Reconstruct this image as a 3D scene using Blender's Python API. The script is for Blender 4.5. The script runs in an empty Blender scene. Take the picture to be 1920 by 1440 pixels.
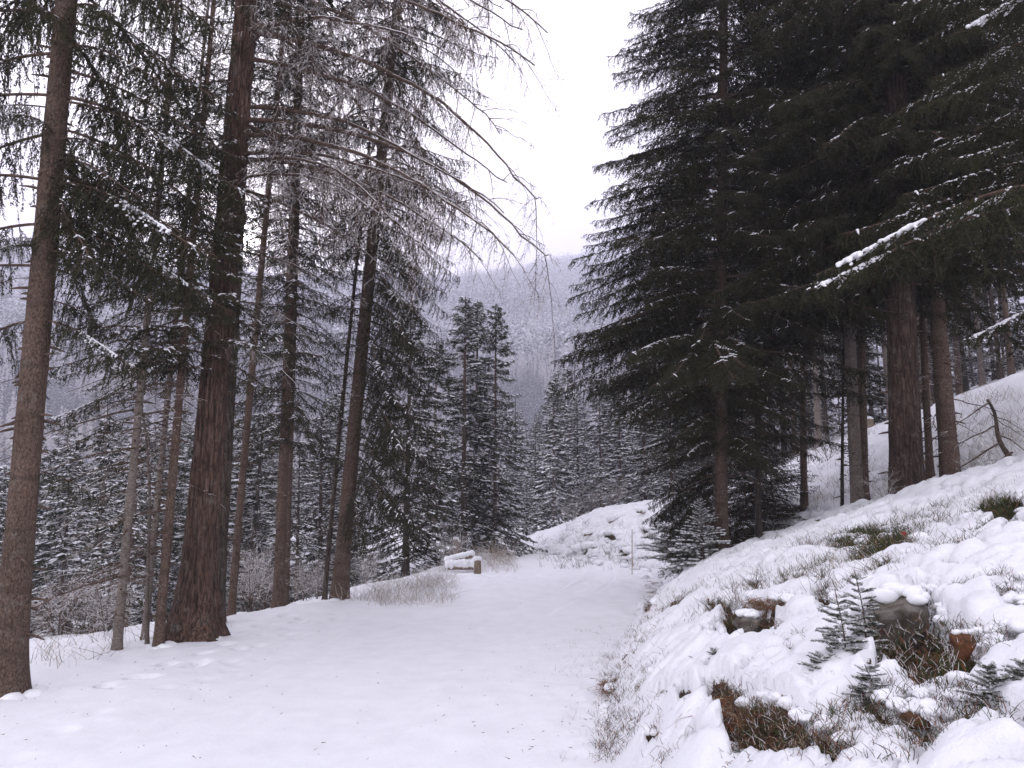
import bpy, math, random
import numpy as np
from mathutils import Vector, Matrix, Euler

R = math.radians
rng = np.random.default_rng(7)
random.seed(7)
scene = bpy.context.scene
COL = scene.collection

# ------------------------------------------------------------------ camera
PITCH = R(9.5)
FPX = 1507.0                       # focal length in pixels of the 1920 px wide photograph
CAM = np.array([0.0, 0.0, 1.6])
cam_d = bpy.data.cameras.new('camera')
cam_d.sensor_width = 36.0
cam_d.lens = 36.0 * FPX / 1920.0
cam_d.clip_start = 0.05
cam_d.clip_end = 12000
cam = bpy.data.objects.new('camera', cam_d)
cam.location = CAM
cam.rotation_euler = (R(90) + PITCH, 0, 0)
COL.objects.link(cam)
scene.camera = cam

# ------------------------------------------------------------------ world, sun, exposure
SUN_AZ = math.atan(-498 / 1507.0 / math.cos(PITCH + R(10)))   # left of the view axis
SUN_EL = R(18.6)
sun_dir = Vector((math.sin(SUN_AZ) * math.cos(SUN_EL), math.cos(SUN_AZ) * math.cos(SUN_EL), math.sin(SUN_EL)))

world = bpy.data.worlds.new('World')
scene.world = world
world.use_nodes = True
wn = world.node_tree
wn.nodes.clear()


def node(nt, typ, **kw):
    n = nt.nodes.new(typ)
    for k, v in kw.items():
        if k.startswith('i_'):
            key = k[2:]
            n.inputs[int(key) if key.isdigit() else key.replace('_', ' ')].default_value = v
        else:
            setattr(n, k, v)
    return n


def mth(nt, op, a, b=None, c=None, clamp=False):
    n = nt.nodes.new('ShaderNodeMath')
    n.operation = op
    n.use_clamp = clamp
    for i, v in enumerate((a, b, c)):
        if v is None:
            continue
        if isinstance(v, (int, float)):
            n.inputs[i].default_value = v
        else:
            nt.links.new(v, n.inputs[i])
    return n.outputs[0]


def build_world():
    out = node(wn, 'ShaderNodeOutputWorld')
    sky = node(wn, 'ShaderNodeTexSky', sky_type='NISHITA', sun_disc=False, sun_elevation=SUN_EL,
               sun_rotation=SUN_AZ, air_density=1.0, dust_density=3.0)
    bsky = node(wn, 'ShaderNodeBackground', i_Strength=0.06)
    wn.links.new(sky.outputs[0], bsky.inputs[0])
    # closed cloud deck: soft cloud noise, brighter around the veiled sun
    tc = node(wn, 'ShaderNodeTexCoord')
    nz = node(wn, 'ShaderNodeTexNoise', i_Scale=2.2, i_Detail=5.0, i_Roughness=0.5)
    mp = node(wn, 'ShaderNodeMapping')
    mp.inputs['Scale'].default_value = (1, 1, 2.0)
    mp.inputs['Location'].default_value = (3.1, 1.7, 0.4)
    wn.links.new(tc.outputs['Generated'], mp.inputs[0])
    wn.links.new(mp.outputs[0], nz.inputs['Vector'])
    dot = node(wn, 'ShaderNodeVectorMath', operation='DOT_PRODUCT')
    nrm = node(wn, 'ShaderNodeVectorMath', operation='NORMALIZE')
    wn.links.new(tc.outputs['Generated'], nrm.inputs[0])
    wn.links.new(nrm.outputs[0], dot.inputs[0])
    dot.inputs[1].default_value = sun_dir
    d = mth(wn, 'MAXIMUM', dot.outputs['Value'], 0.0)
    glow_w = mth(wn, 'ADD', mth(wn, 'MULTIPLY', mth(wn, 'POWER', d, 3.0), 1.25), mth(wn, 'MULTIPLY', mth(wn, 'POWER', d, 26.0), 1.5))
    glow_n = mth(wn, 'MULTIPLY', mth(wn, 'POWER', d, 420.0), 5.0)
    disc = mth(wn, 'MULTIPLY', mth(wn, 'GREATER_THAN', dot.outputs['Value'], math.cos(R(0.36))), 900.0)
    glow_n = mth(wn, 'ADD', glow_n, mth(wn, 'MULTIPLY', mth(wn, 'POWER', d, 5000.0), 40.0))
    glow = mth(wn, 'ADD', mth(wn, 'ADD', glow_w, glow_n), disc)
    cr = node(wn, 'ShaderNodeValToRGB')
    cr.color_ramp.elements[0].position = 0.33
    cr.color_ramp.elements[0].color = (0.88, 0.855, 0.96, 1)
    cr.color_ramp.elements[1].position = 0.66
    cr.color_ramp.elements[1].color = (1.14, 1.075, 1.13, 1)
    wn.links.new(nz.outputs[0], cr.inputs[0])
    gcol = node(wn, 'ShaderNodeMix', data_type='RGBA', blend_type='ADD')
    gcol.inputs['Factor'].default_value = 1.0
    cmb = node(wn, 'ShaderNodeVectorMath', operation='SCALE')
    cmb.inputs[0].default_value = (1.0, 0.93, 0.90)
    wn.links.new(glow, cmb.inputs['Scale'])
    wn.links.new(cr.outputs[0], gcol.inputs[6])
    wn.links.new(cmb.outputs[0], gcol.inputs[7])
    bcl = node(wn, 'ShaderNodeBackground', i_Strength=1.2)
    wn.links.new(gcol.outputs[2], bcl.inputs[0])
    add = node(wn, 'ShaderNodeAddShader')
    wn.links.new(bsky.outputs[0], add.inputs[0])
    wn.links.new(bcl.outputs[0], add.inputs[1])
    wn.links.new(add.outputs[0], out.inputs[0])


build_world()

sun_d = bpy.data.lights.new('sun', 'SUN')
sun_d.energy = 0.6
sun_d.angle = R(12)
sun_d.color = (1.0, 0.93, 0.88)
sun = bpy.data.objects.new('sun', sun_d)
sun.rotation_euler = sun_dir.to_track_quat('Z', 'Y').to_euler()
sun.location = (0, 0, 30)
COL.objects.link(sun)

scene.view_settings.view_transform = 'Standard'
scene.view_settings.look = 'None'
scene.view_settings.gamma = 1.0
scene.view_settings.use_curve_mapping = False
scene.view_settings.exposure = 0.2
cy = scene.cycles
cy.max_bounces = 6
cy.diffuse_bounces = 4
cy.glossy_bounces = 1
cy.transmission_bounces = 2
cy.volume_bounces = 4
cy.transparent_max_bounces = 4
cy.use_denoising = True
cy.sample_clamp_indirect = 4.0
cy.volume_step_rate = 4.0

# ------------------------------------------------------------------ helpers: noise


def _h(ix, iy, iz, s):
    n = (ix * 374761393 + iy * 668265263 + iz * 2147483647 + s * 974711) & 0xffffffff
    n = ((n ^ (n >> 13)) * 1274126177) & 0xffffffff
    return ((n ^ (n >> 16)) & 0xffff) / 65535.0


def vnoise(x, y, z=None, s=0):
    x = np.asarray(x, float)
    y = np.asarray(y, float)
    z = np.zeros_like(x) if z is None else np.asarray(z, float)
    ix, iy, iz = np.floor(x).astype(np.int64), np.floor(y).astype(np.int64), np.floor(z).astype(np.int64)
    fx, fy, fz = x - ix, y - iy, z - iz
    fx, fy, fz = fx * fx * (3 - 2 * fx), fy * fy * (3 - 2 * fy), fz * fz * (3 - 2 * fz)
    r = 0
    for a in (0, 1):
        for b in (0, 1):
            for c in (0, 1):
                w = (fx if a else 1 - fx) * (fy if b else 1 - fy) * (fz if c else 1 - fz)
                r = r + w * _h(ix + a, iy + b, iz + c, s)
    return r * 2 - 1


def fbm(x, y, z=None, o=4, s=0):
    r, a, f = 0, 1.0, 1.0
    for i in range(o):
        r = r + a * vnoise(x * f, y * f, None if z is None else z * f, s + i * 17)
        a *= 0.5
        f *= 2.03
    return r / 1.8


def worley(x, y, s=0):
    ix, iy = np.floor(x).astype(np.int64), np.floor(y).astype(np.int64)
    best = np.full(np.shape(x), 9.0)
    for a in (-1, 0, 1):
        for b in (-1, 0, 1):
            px = ix + a + _h(ix + a, iy + b, 0 * ix, s)
            py = iy + b + _h(ix + a, iy + b, 0 * ix + 1, s)
            best = np.minimum(best, (x - px) ** 2 + (y - py) ** 2)
    return np.sqrt(best)


def sstep(a, b, x):
    t = np.clip((x - a) / (b - a), 0, 1)
    return t * t * (3 - 2 * t)


# ------------------------------------------------------------------ helpers: camera rays (used to find where things stand)
CP, SP = math.cos(PITCH), math.sin(PITCH)


def ray(px, py):
    u, v = (px - 960) / FPX, (720 - py) / FPX
    return np.array([u, CP - v * SP, SP + v * CP])


def at(px, py, Y):
    d = ray(px, py)
    return CAM + d * (Y / d[1])


def proj(x, y, z):
    fy = y * CP + (z - 1.6) * SP
    uy = -y * SP + (z - 1.6) * CP
    return 960 + FPX * x / fy, 720 - FPX * uy / fy


# ------------------------------------------------------------------ terrain height
XL_Y = [-6, 2, 7.9, 10.4, 13.5, 15, 17, 20, 24, 30, 36, 44, 60]
XL_X = [-5.4, -5.2, -4.75, -4.45, -4.3, -3.5, -2.1, -1.1, -0.5, -0.3, -2.4, -7.5, -19]
XR_Y = [-6, 2, 5.6, 9.2, 12, 13.6, 15, 18, 22, 25, 28, 32, 37, 44, 60]
XR_X = [0.3, 0.45, 0.65, 1.0, 1.65, 2.2, 2.6, 3.3, 3.8, 3.4, 2.7, 1.3, -1.0, -5.0, -16]


def smooth_interp(y, ys, xs):
    r = 0
    for k in (-0.8, -0.4, 0, 0.4, 0.8):
        r = r + np.interp(y + k, ys, xs)
    return r / 5


def xl(y):
    return smooth_interp(y, XL_Y, XL_X) + 0.10 * vnoise(np.asarray(y, float) * 1.1, 0 * np.asarray(y, float), s=77)


def xr(y):
    return smooth_interp(y, XR_Y, XR_X)


def H(x, y):
    x = np.asarray(x, float)
    y = np.asarray(y, float)
    a, b = xl(y), xr(y)
    # right: bank, then forest hill
    d = np.maximum(x - b, 0)
    hb = 0.62 * (1 - np.exp(-d / 0.65)) + 0.31 * d
    far = sstep(19, 25, y)
    hf = 1.0 * (1 - np.exp(-d / 0.9)) + 0.3 * d
    hf = hf * (0.25 + 0.75 * sstep(0.5, 4.5, x + 0.9 * (30 - np.clip(y, 20, 30))))
    hb = hb * (1 - far) + hf * far
    c = y - (19.8 - 1.25 * np.clip(x, 0, 12))
    plane = 1.6 - 0.06 * y + 0.37 * x
    w = sstep(1.0, 14, c) * (1 - far * (1 - sstep(2, 8, d)))
    dip = 0.45 * sstep(0.2, 2.2, c) * sstep(0.3, 1.5, d) * (1 - far)
    right = (hb - dip) * (1 - w) + np.maximum(plane, 0.2 * hb) * w
    right = np.where(d > 0, right, 0)
    # left: ledge then slope into the valley
    e = np.maximum(a - x, 0)
    hl = -0.10 * e - 0.42 * np.maximum(e - 3.6, 0) ** 1.0 * sstep(3.0, 6.0, e)
    sh = 0.30 * sstep(15.5, 18, y) * (1 - sstep(30, 36, y)) * np.exp(-((e - 1.2) / 1.3) ** 2)
    sh2 = 0.10 * np.exp(-((e - 0.0) / 0.5) ** 2) * sstep(13, 15, y) * (1 - sstep(24, 30, y))
    left = np.maximum(hl, -46) + sh + sh2
    left = np.where(e > 0, left, sh + sh2)
    rise = 0.014 * np.clip(y - 22, 0, 40)
    right = right + rise
    left = left + rise
    lip = 0.07 * vnoise(y * 0.9, 0 * y, s=78) * np.exp(-((x - a) / 0.5) ** 2)
    left = left + lip
    z = np.where(x > b, right, np.where(x < a, left, sh + sh2 * 1.0 + rise + lip))
    # far country: the ground falls to the valley, then the opposite slope rises
    r = np.hypot(x, y)
    az = np.degrees(np.arctan2(x, np.maximum(y, 1e-3)))
    rr = np.interp(az, [-60, -34, -20, -8, -3, 0, 3, 6, 20, 60], [1000, 900, 1000, 1080, 1180, 1370, 1450, 1560, 1900, 1900])
    rr = rr + 60 * vnoise(az * 0.35, az * 0.1, s=5) + 25 * vnoise(az * 1.3, 0 * az, s=6)
    up = 0.39 * np.clip(r - 160, 0, None)
    lim = 0.39 * (rr - 160)
    hill = -46 + np.minimum(up, lim) - 0.25 * np.clip(r - rr, 0, 500) + 12 * vnoise(x / 130, y / 130, s=9) * sstep(200, 400, r)
    big = np.interp(az, [-60, -20, -5, 4, 9, 20, 60], [260, 330, 440, 760, 860, 840, 800])
    hill2 = big * sstep(1450, 2200, r) + 40 * vnoise(x / 260, y / 260, s=12) - 60
    hill = np.maximum(hill, np.where(r > 1700, hill2, -999))
    wv = sstep(70, 150, y - 0.3 * np.abs(x)) if False else sstep(75, 170, r)
    return z * (1 - wv) + hill * wv


def hit(px, py, ymax=200):
    """where the line of sight through a photograph pixel meets the ground"""
    d = ray(px, py)
    lo, hi = 2.0, float(ymax)
    for _ in range(3):
        t = np.geomspace(lo, hi, 260)
        p = CAM[None] + d[None] * t[:, None]
        g = p[:, 2] - H(p[:, 0], p[:, 1])
        k = max(int(np.argmax(g < 0)), 1)
        lo, hi = t[k - 1], t[k]
    return p[k]


# ------------------------------------------------------------------ helpers: meshes
def mesh_np(name, V, T=None, Q=None, mats=(), mt=None, mq=None, smooth=True):
    """mesh from numpy arrays: V verts, T triangles, Q quads, per-face material indices"""
    me = bpy.data.meshes.new(name)
    V = np.asarray(V, np.float32)
    nT = 0 if T is None else len(T)
    nQ = 0 if Q is None else len(Q)
    loops = []
    if nT:
        loops.append(np.asarray(T, np.int32).ravel())
    if nQ:
        loops.append(np.asarray(Q, np.int32).ravel())
    loops = np.concatenate(loops)
    me.vertices.add(len(V))
    me.vertices.foreach_set('co', V.ravel())
    me.loops.add(len(loops))
    me.loops.foreach_set('vertex_index', loops)
    me.polygons.add(nT + nQ)
    starts = np.concatenate([np.arange(nT) * 3, nT * 3 + np.arange(nQ) * 4]).astype(np.int32)
    me.polygons.foreach_set('loop_start', starts)
    for m in mats:
        me.materials.append(m)
    mi = np.zeros(nT + nQ, np.int32)
    if mt is not None and nT:
        mi[:nT] = mt
    if mq is not None and nQ:
        mi[nT:] = mq
    me.polygons.foreach_set('material_index', mi)
    me.polygons.foreach_set('use_smooth', np.full(nT + nQ, smooth, bool))
    me.update(calc_edges=True)
    me.validate()
    return me


class Acc:
    """collects triangles and quads with material indices"""

    def __init__(self):
        self.V, self.T, self.Q, self.mt, self.mq, self.n = [], [], [], [], [], 0

    def tris(self, V, T, m):
        self.V.append(np.asarray(V, float).reshape(-1, 3))
        T = np.asarray(T).reshape(-1, 3) + self.n
        self.T.append(T)
        self.mt.append(np.full(len(T), m) if np.isscalar(m) else np.asarray(m))
        self.n += len(self.V[-1])

    def quads(self, V, Q, m):
        self.V.append(np.asarray(V, float).reshape(-1, 3))
        Q = np.asarray(Q).reshape(-1, 4) + self.n
        self.Q.append(Q)
        self.mq.append(np.full(len(Q), m) if np.isscalar(m) else np.asarray(m))
        self.n += len(self.V[-1])

    def mesh(self, name, mats, smooth=True):
        return mesh_np(name, np.concatenate(self.V), np.concatenate(self.T) if self.T else None,
                       np.concatenate(self.Q) if self.Q else None, mats,
                       np.concatenate(self.mt) if self.mt else None, np.concatenate(self.mq) if self.mq else None, smooth)

    def tube(self, P, r, sides, m, cap=True, twist=0.0):
        P = np.asarray(P, float)
        r = np.broadcast_to(np.asarray(r, float), (len(P),))
        T = np.gradient(P, axis=0)
        T /= np.linalg.norm(T, axis=1)[:, None] + 1e-9
        ref = np.where(np.abs(T[:, 2:3]) > 0.9, np.array([[1.0, 0, 0]]), np.array([[0, 0, 1.0]]))
        if np.abs(T[:, 2]).mean() > 0.5:
            ref = np.broadcast_to(np.array([[1.0, 0, 0]]), T.shape)
        else:
            ref = np.broadcast_to(np.array([[0, 0, 1.0]]), T.shape)
        A = np.cross(T, ref)
        A /= np.linalg.norm(A, axis=1)[:, None] + 1e-9
        B = np.cross(T, A)
        th = np.linspace(0, 2 * np.pi, sides, endpoint=False)
        V = P[:, None] + r[:, None, None] * (np.cos(th)[None, :, None] * A[:, None] + np.sin(th)[None, :, None] * B[:, None])
        n = len(P)
        i, j = np.meshgrid(np.arange(n - 1), np.arange(sides), indexing='ij')
        k = (j + 1) % sides
        Q = np.stack([i * sides + j, i * sides + k, (i + 1) * sides + k, (i + 1) * sides + j], -1).reshape(-1, 4)
        self.quads(V.reshape(-1, 3), Q, m)
        if cap:
            for e in (0, n - 1):
                ring = V[e]
                c = P[e][None]
                jj = np.arange(sides)
                self.tris(np.concatenate([ring, c]), np.stack([jj, (jj + 1) % sides, np.full(sides, sides)], -1), m)

    def curves(self, P, rad, m, sides=3):
        """many thin tapered twigs at once; P is (n, k, 3), rad (n,)"""
        n, k, _ = P.shape
        T = np.gradient(P, axis=1)
        T /= np.linalg.norm(T, axis=2, keepdims=True) + 1e-9
        ref = np.array([0.31, 0.17, 0.93])
        A = np.cross(T, ref)
        A /= np.linalg.norm(A, axis=2, keepdims=True) + 1e-9
        B = np.cross(T, A)
        th = np.linspace(0, 2 * np.pi, sides, endpoint=False)
        tp = np.linspace(1, 0.35, k)
        rr = np.asarray(rad).reshape(-1, 1, 1, 1) * tp[None, :, None, None]
        V = P[:, :, None] + rr * (np.cos(th)[None, None, :, None] * A[:, :, None] + np.sin(th)[None, None, :, None] * B[:, :, None])
        c, i, j = np.meshgrid(np.arange(n), np.arange(k - 1), np.arange(sides), indexing='ij')
        j2 = (j + 1) % sides
        b = c * k * sides
        Q = np.stack([b + i * sides + j, b + i * sides + j2, b + (i + 1) * sides + j2, b + (i + 1) * sides + j], -1).reshape(-1, 4)
        self.quads(V.reshape(-1, 3), Q, m)

    def spikes(self, O, D, L, W, m, rs=None):
        """one thin triangle each: base width W at O, tip at O + D*L"""
        rs = rng if rs is None else rs
        n = len(O)
        S = np.cross(D, rs.normal(size=(n, 3)))
        S /= np.linalg.norm(S, axis=1)[:, None] + 1e-9
        L = np.broadcast_to(L, (n,))[:, None]
        W = np.broadcast_to(W, (n,))[:, None] * 0.5
        V = np.stack([O - S * W, O + S * W, O + D * L], 1).reshape(-1, 3)
        self.tris(V, np.arange(3 * n).reshape(-1, 3), m)

    def blob(self, c, r, m, seed=0, ax=None, sub=2):
        V, T = ICO[sub]
        a = 1 + 0.22 * vnoise(V[:, 0] * 1.7 + seed, V[:, 1] * 1.7, V[:, 2] * 1.7, s=seed % 50)
        W = V * a[:, None] * np.asarray(r)[None]
        if ax is not None:
            W = W @ np.asarray(ax)
        self.tris(W + np.asarray(c)[None], T, m)


def ico(sub):
    import bmesh
    bm = bmesh.new()
    bmesh.ops.create_icosphere(bm, subdivisions=sub, radius=1)
    V = np.array([v.co[:] for v in bm.verts])
    T = np.array([[v.index for v in f.verts] for f in bm.faces])
    bm.free()
    return V, T


ICO = {k: ico(k) for k in (1, 2, 3, 5)}


def link(name, me, parent=None, loc=(0, 0, 0), rot=(0, 0, 0), scl=(1, 1, 1), **props):
    o = bpy.data.objects.new(name, me)
    COL.objects.link(o)
    if parent is not None:
        o.parent = parent
    o.location = loc
    o.rotation_euler = rot
    o.scale = scl if hasattr(scl, '__len__') else (scl, scl, scl)
    for k, v in props.items():
        if v is not None:
            o[k] = v
    return o


def thing(name, label, cat, loc=(0, 0, 0), group=None, rot=(0, 0, 0), scl=1.0):
    return link(name, None, None, loc, rot, scl, label=label, category=cat, group=group)


# ------------------------------------------------------------------ materials
def mat(name, col, rough=0.8, spec=0.1):
    m = bpy.data.materials.new(name)
    m.use_nodes = True
    b = m.node_tree.nodes['Principled BSDF']
    b.inputs['Base Color'].default_value = (*col, 1)
    b.inputs['Roughness'].default_value = rough
    b.inputs['Specular IOR Level'].default_value = spec
    return m, m.node_tree, b


def noisy(name, c1, c2, scale, rough=0.85, bump=0.0, bscale=None, stretch=(1, 1, 1), detail=6, rnd=0.0, spec=0.08, lo=0.35, hi=0.65, dist=0.02):
    m, nt, b = mat(name, c1, rough, spec)
    tc = node(nt, 'ShaderNodeTexCoord')
    mp = node(nt, 'ShaderNodeMapping')
    mp.inputs['Scale'].default_value = stretch
    nt.links.new(tc.outputs['Object'], mp.inputs[0])
    nz = node(nt, 'ShaderNodeTexNoise', i_Scale=scale, i_Detail=detail, i_Roughness=0.6)
    nt.links.new(mp.outputs[0], nz.inputs['Vector'])
    cr = node(nt, 'ShaderNodeValToRGB')
    cr.color_ramp.elements[0].position = lo
    cr.color_ramp.elements[0].color = (*c1, 1)
    cr.color_ramp.elements[1].position = hi
    cr.color_ramp.elements[1].color = (*c2, 1)
    nt.links.new(nz.outputs[0], cr.inputs[0])
    last = cr.outputs[0]
    if rnd:
        oi = node(nt, 'ShaderNodeObjectInfo')
        hv = node(nt, 'ShaderNodeHueSaturation')
        v = mth(nt, 'ADD', mth(nt, 'MULTIPLY', oi.outputs['Random'], rnd), 1 - rnd / 2)
        nt.links.new(v, hv.inputs['Value'])
        nt.links.new(last, hv.inputs['Color'])
        last = hv.outputs[0]
    nt.links.new(last, b.inputs['Base Color'])
    if bump:
        n2 = node(nt, 'ShaderNodeTexNoise', i_Scale=bscale or scale * 3, i_Detail=5.0)
        nt.links.new(mp.outputs[0], n2.inputs['Vector'])
        bp = node(nt, 'ShaderNodeBump', i_Strength=bump, i_Distance=dist)
        nt.links.new(n2.outputs[0], bp.inputs['Height'])
        nt.links.new(bp.outputs[0], b.inputs['Normal'])
    return m


M = {}
M['snow'] = noisy('snow', (0.80, 0.80, 0.82), (0.86, 0.86, 0.88), 3.0, 0.65, 0.25, 26, spec=0.25, dist=0.02)
M['needle'] = noisy('spruce_needles', (0.010, 0.012, 0.006), (0.040, 0.042, 0.018), 1.3, 0.75, rnd=0.7)
M['frost'] = noisy('frosted_needles', (0.24, 0.245, 0.22), (0.52, 0.52, 0.50), 9, 0.8)
M['hoar'] = noisy('hoar_frost_twigs', (0.40, 0.36, 0.34), (0.78, 0.75, 0.74), 5, 0.8)
M['twig'] = noisy('bare_twigs', (0.055, 0.038, 0.028), (0.13, 0.09, 0.07), 9, 0.9)
M['lichen'] = noisy('dry_inner_needles', (0.045, 0.04, 0.02), (0.11, 0.09, 0.045), 5, 0.9)
M['grass'] = noisy('dry_grass', (0.22, 0.15, 0.09), (0.50, 0.40, 0.29), 6, 0.9)
M['rust'] = noisy('rusty_grass', (0.13, 0.05, 0.025), (0.30, 0.13, 0.07), 6, 0.9)
M['moss'] = noisy('bilberry_moss', (0.03, 0.045, 0.016), (0.09, 0.115, 0.04), 8, 0.9)
M['rock'] = noisy('boulder_rock', (0.055, 0.045, 0.03), (0.26, 0.235, 0.215), 7, 0.85, 0.8, 14, dist=0.03)
M['orange_rock'] = noisy('rusty_rock', (0.05, 0.028, 0.018), (0.24, 0.10, 0.05), 9, 0.85, 0.6, 16, dist=0.03)
M['wood'] = noisy('weathered_wood', (0.12, 0.085, 0.06), (0.32, 0.25, 0.19), 6, 0.85, 0.6, 20, (6, 6, 0.7))
M['cutwood'] = noisy('cut_wood_end', (0.28, 0.20, 0.13), (0.42, 0.32, 0.22), 9, 0.85)
M['red'] = mat('red_paint', (0.25, 0.035, 0.025), 0.6)[0]
M['fartree'] = noisy('far_needles', (0.028, 0.032, 0.030), (0.065, 0.070, 0.065), 0.4, 0.9, rnd=0.6)
M['farsnow'] = noisy('far_tree_snow', (0.60, 0.60, 0.63), (0.82, 0.82, 0.85), 0.5, 0.9)


def bark(name, dark, mid, light, kind):
    m, nt, b = mat(name, mid, 0.9, 0.15)
    tc = node(nt, 'ShaderNodeTexCoord')
    mp = node(nt, 'ShaderNodeMapping')
    mp.inputs['Scale'].default_value = {'scale': (1, 1, 0.55), 'furrow': (1, 1, 0.12), 'smooth': (1, 1, 1.6)}[kind]
    nt.links.new(tc.outputs['Object'], mp.inputs[0])
    nz = node(nt, 'ShaderNodeTexNoise', i_Scale={'scale': 60, 'furrow': 30, 'smooth': 30}[kind], i_Detail=8.0, i_Roughness=0.65)
    nt.links.new(mp.outputs[0], nz.inputs['Vector'])
    vo = node(nt, 'ShaderNodeTexVoronoi', i_Scale={'scale': 34, 'furrow': 28, 'smooth': 20}[kind])
    vo.feature = 'DISTANCE_TO_EDGE'
    nt.links.new(mp.outputs[0], vo.inputs['Vector'])
    cr = node(nt, 'ShaderNodeValToRGB')
    e = cr.color_ramp.elements
    e[0].position, e[0].color = 0.36, (*dark, 1)
    e[1].position, e[1].color = 0.66, (*light, 1)
    em = e.new(0.5)
    em.color = (*mid, 1)
    nt.links.new(nz.outputs[0], cr.inputs[0])
    big = node(nt, 'ShaderNodeTexNoise', i_Scale=1.1, i_Detail=3.0)
    nt.links.new(tc.outputs['Object'], big.inputs['Vector'])
    oi = node(nt, 'ShaderNodeObjectInfo')
    hv = node(nt, 'ShaderNodeHueSaturation')
    nt.links.new(cr.outputs[0], hv.inputs['Color'])
    nt.links.new(mth(nt, 'ADD', mth(nt, 'MULTIPLY', big.outputs[0], 0.9), mth(nt, 'MULTIPLY_ADD', oi.outputs['Random'], 0.3, 0.38)), hv.inputs['Value'])
    crack = mth(nt, 'SMOOTHSTEP' if False else 'MULTIPLY', vo.outputs['Distance'], 9.0, clamp=True)
    # grey lichen flecks and rusty flaked places
    for sc3, colr, lo_, amt in ((5.0, (0.20, 0.19, 0.165, 1), 0.56, 0.55), (8.0, (0.17, 0.075, 0.045, 1), 0.60, 0.6)):
        n3 = node(nt, 'ShaderNodeTexNoise', i_Scale=sc3, i_Detail=7.0, i_Roughness=0.75)
        mp3 = node(nt, 'ShaderNodeMapping')
        mp3.inputs['Location'].default_value = (sc3, 0, 1)
        nt.links.new(tc.outputs['Object'], mp3.inputs[0])
        nt.links.new(mp3.outputs[0], n3.inputs['Vector'])
        f3 = mth(nt, 'MULTIPLY', mth(nt, 'MULTIPLY', mth(nt, 'SUBTRACT', n3.outputs[0], lo_), 9.0, clamp=True), amt)
        m3 = node(nt, 'ShaderNodeMix', data_type='RGBA')
        m3.inputs[7].default_value = colr
        nt.links.new(f3, m3.inputs[0])
        nt.links.new(hv.outputs[0], m3.inputs[6])
        hv = m3
        hv_out = m3.outputs[2]
        class _O:
            outputs = [m3.outputs[2]]
        hv = _O
    mx = node(nt, 'ShaderNodeMix', data_type='RGBA', blend_type='MULTIPLY')
    mx.inputs['Factor'].default_value = {'scale': 0.22, 'furrow': 0.6, 'smooth': 0.12}[kind]
    nt.links.new(hv.outputs[0], mx.inputs[6])
    nt.links.new(crack, mx.inputs[7])
    colr_out = mx.outputs[2]
    if kind != 'furrow':
        # branch whorls leave dark uneven rings
        sx = node(nt, 'ShaderNodeSeparateXYZ')
        nt.links.new(tc.outputs['Object'], sx.inputs[0])
        ph = mth(nt, 'ADD', mth(nt, 'MULTIPLY', sx.outputs[2], 11.0), mth(nt, 'MULTIPLY', big.outputs[0], 7.0))
        ring = mth(nt, 'MULTIPLY', mth(nt, 'SUBTRACT', mth(nt, 'SINE', ph), 0.90), 9.0, clamp=True)
        ring = mth(nt, 'MULTIPLY', ring, mth(nt, 'MULTIPLY', mth(nt, 'SUBTRACT', nz.outputs[0], 0.35), 2.5, clamp=True))
        m5 = node(nt, 'ShaderNodeMix', data_type='RGBA')
        m5.inputs[7].default_value = (*dark, 1)
        nt.links.new(ring, m5.inputs[0])
        nt.links.new(colr_out, m5.inputs[6])
        colr_out = m5.outputs[2]
    nt.links.new(colr_out, b.inputs['Base Color'])
    bp = node(nt, 'ShaderNodeBump', i_Strength=0.7, i_Distance=0.02)
    nt.links.new(mth(nt, 'ADD', mth(nt, 'MULTIPLY', crack, 0.5), nz.outputs[0]), bp.inputs['Height'])
    nt.links.new(bp.outputs[0], b.inputs['Normal'])
    return m


M['bark_red'] = bark('reddish_scaly_bark', (0.046, 0.031, 0.023), (0.115, 0.077, 0.058), (0.19, 0.138, 0.108), 'scale')
M['bark_larch'] = bark('furrowed_larch_bark', (0.026, 0.016, 0.011), (0.092, 0.053, 0.038), (0.17, 0.115, 0.090), 'furrow')
M['bark_grey'] = bark('grey_smooth_bark', (0.10, 0.08, 0.066), (0.19, 0.155, 0.135), (0.27, 0.23, 0.205), 'smooth')
M['bark_oldred'] = bark('dark_old_spruce_bark', (0.022, 0.014, 0.010), (0.062, 0.038, 0.029), (0.11, 0.075, 0.06), 'furrow')
M['bark_dark'] = bark('dark_mossy_bark', (0.028, 0.021, 0.016), (0.07, 0.053, 0.041), (0.13, 0.104, 0.083), 'furrow')


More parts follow.
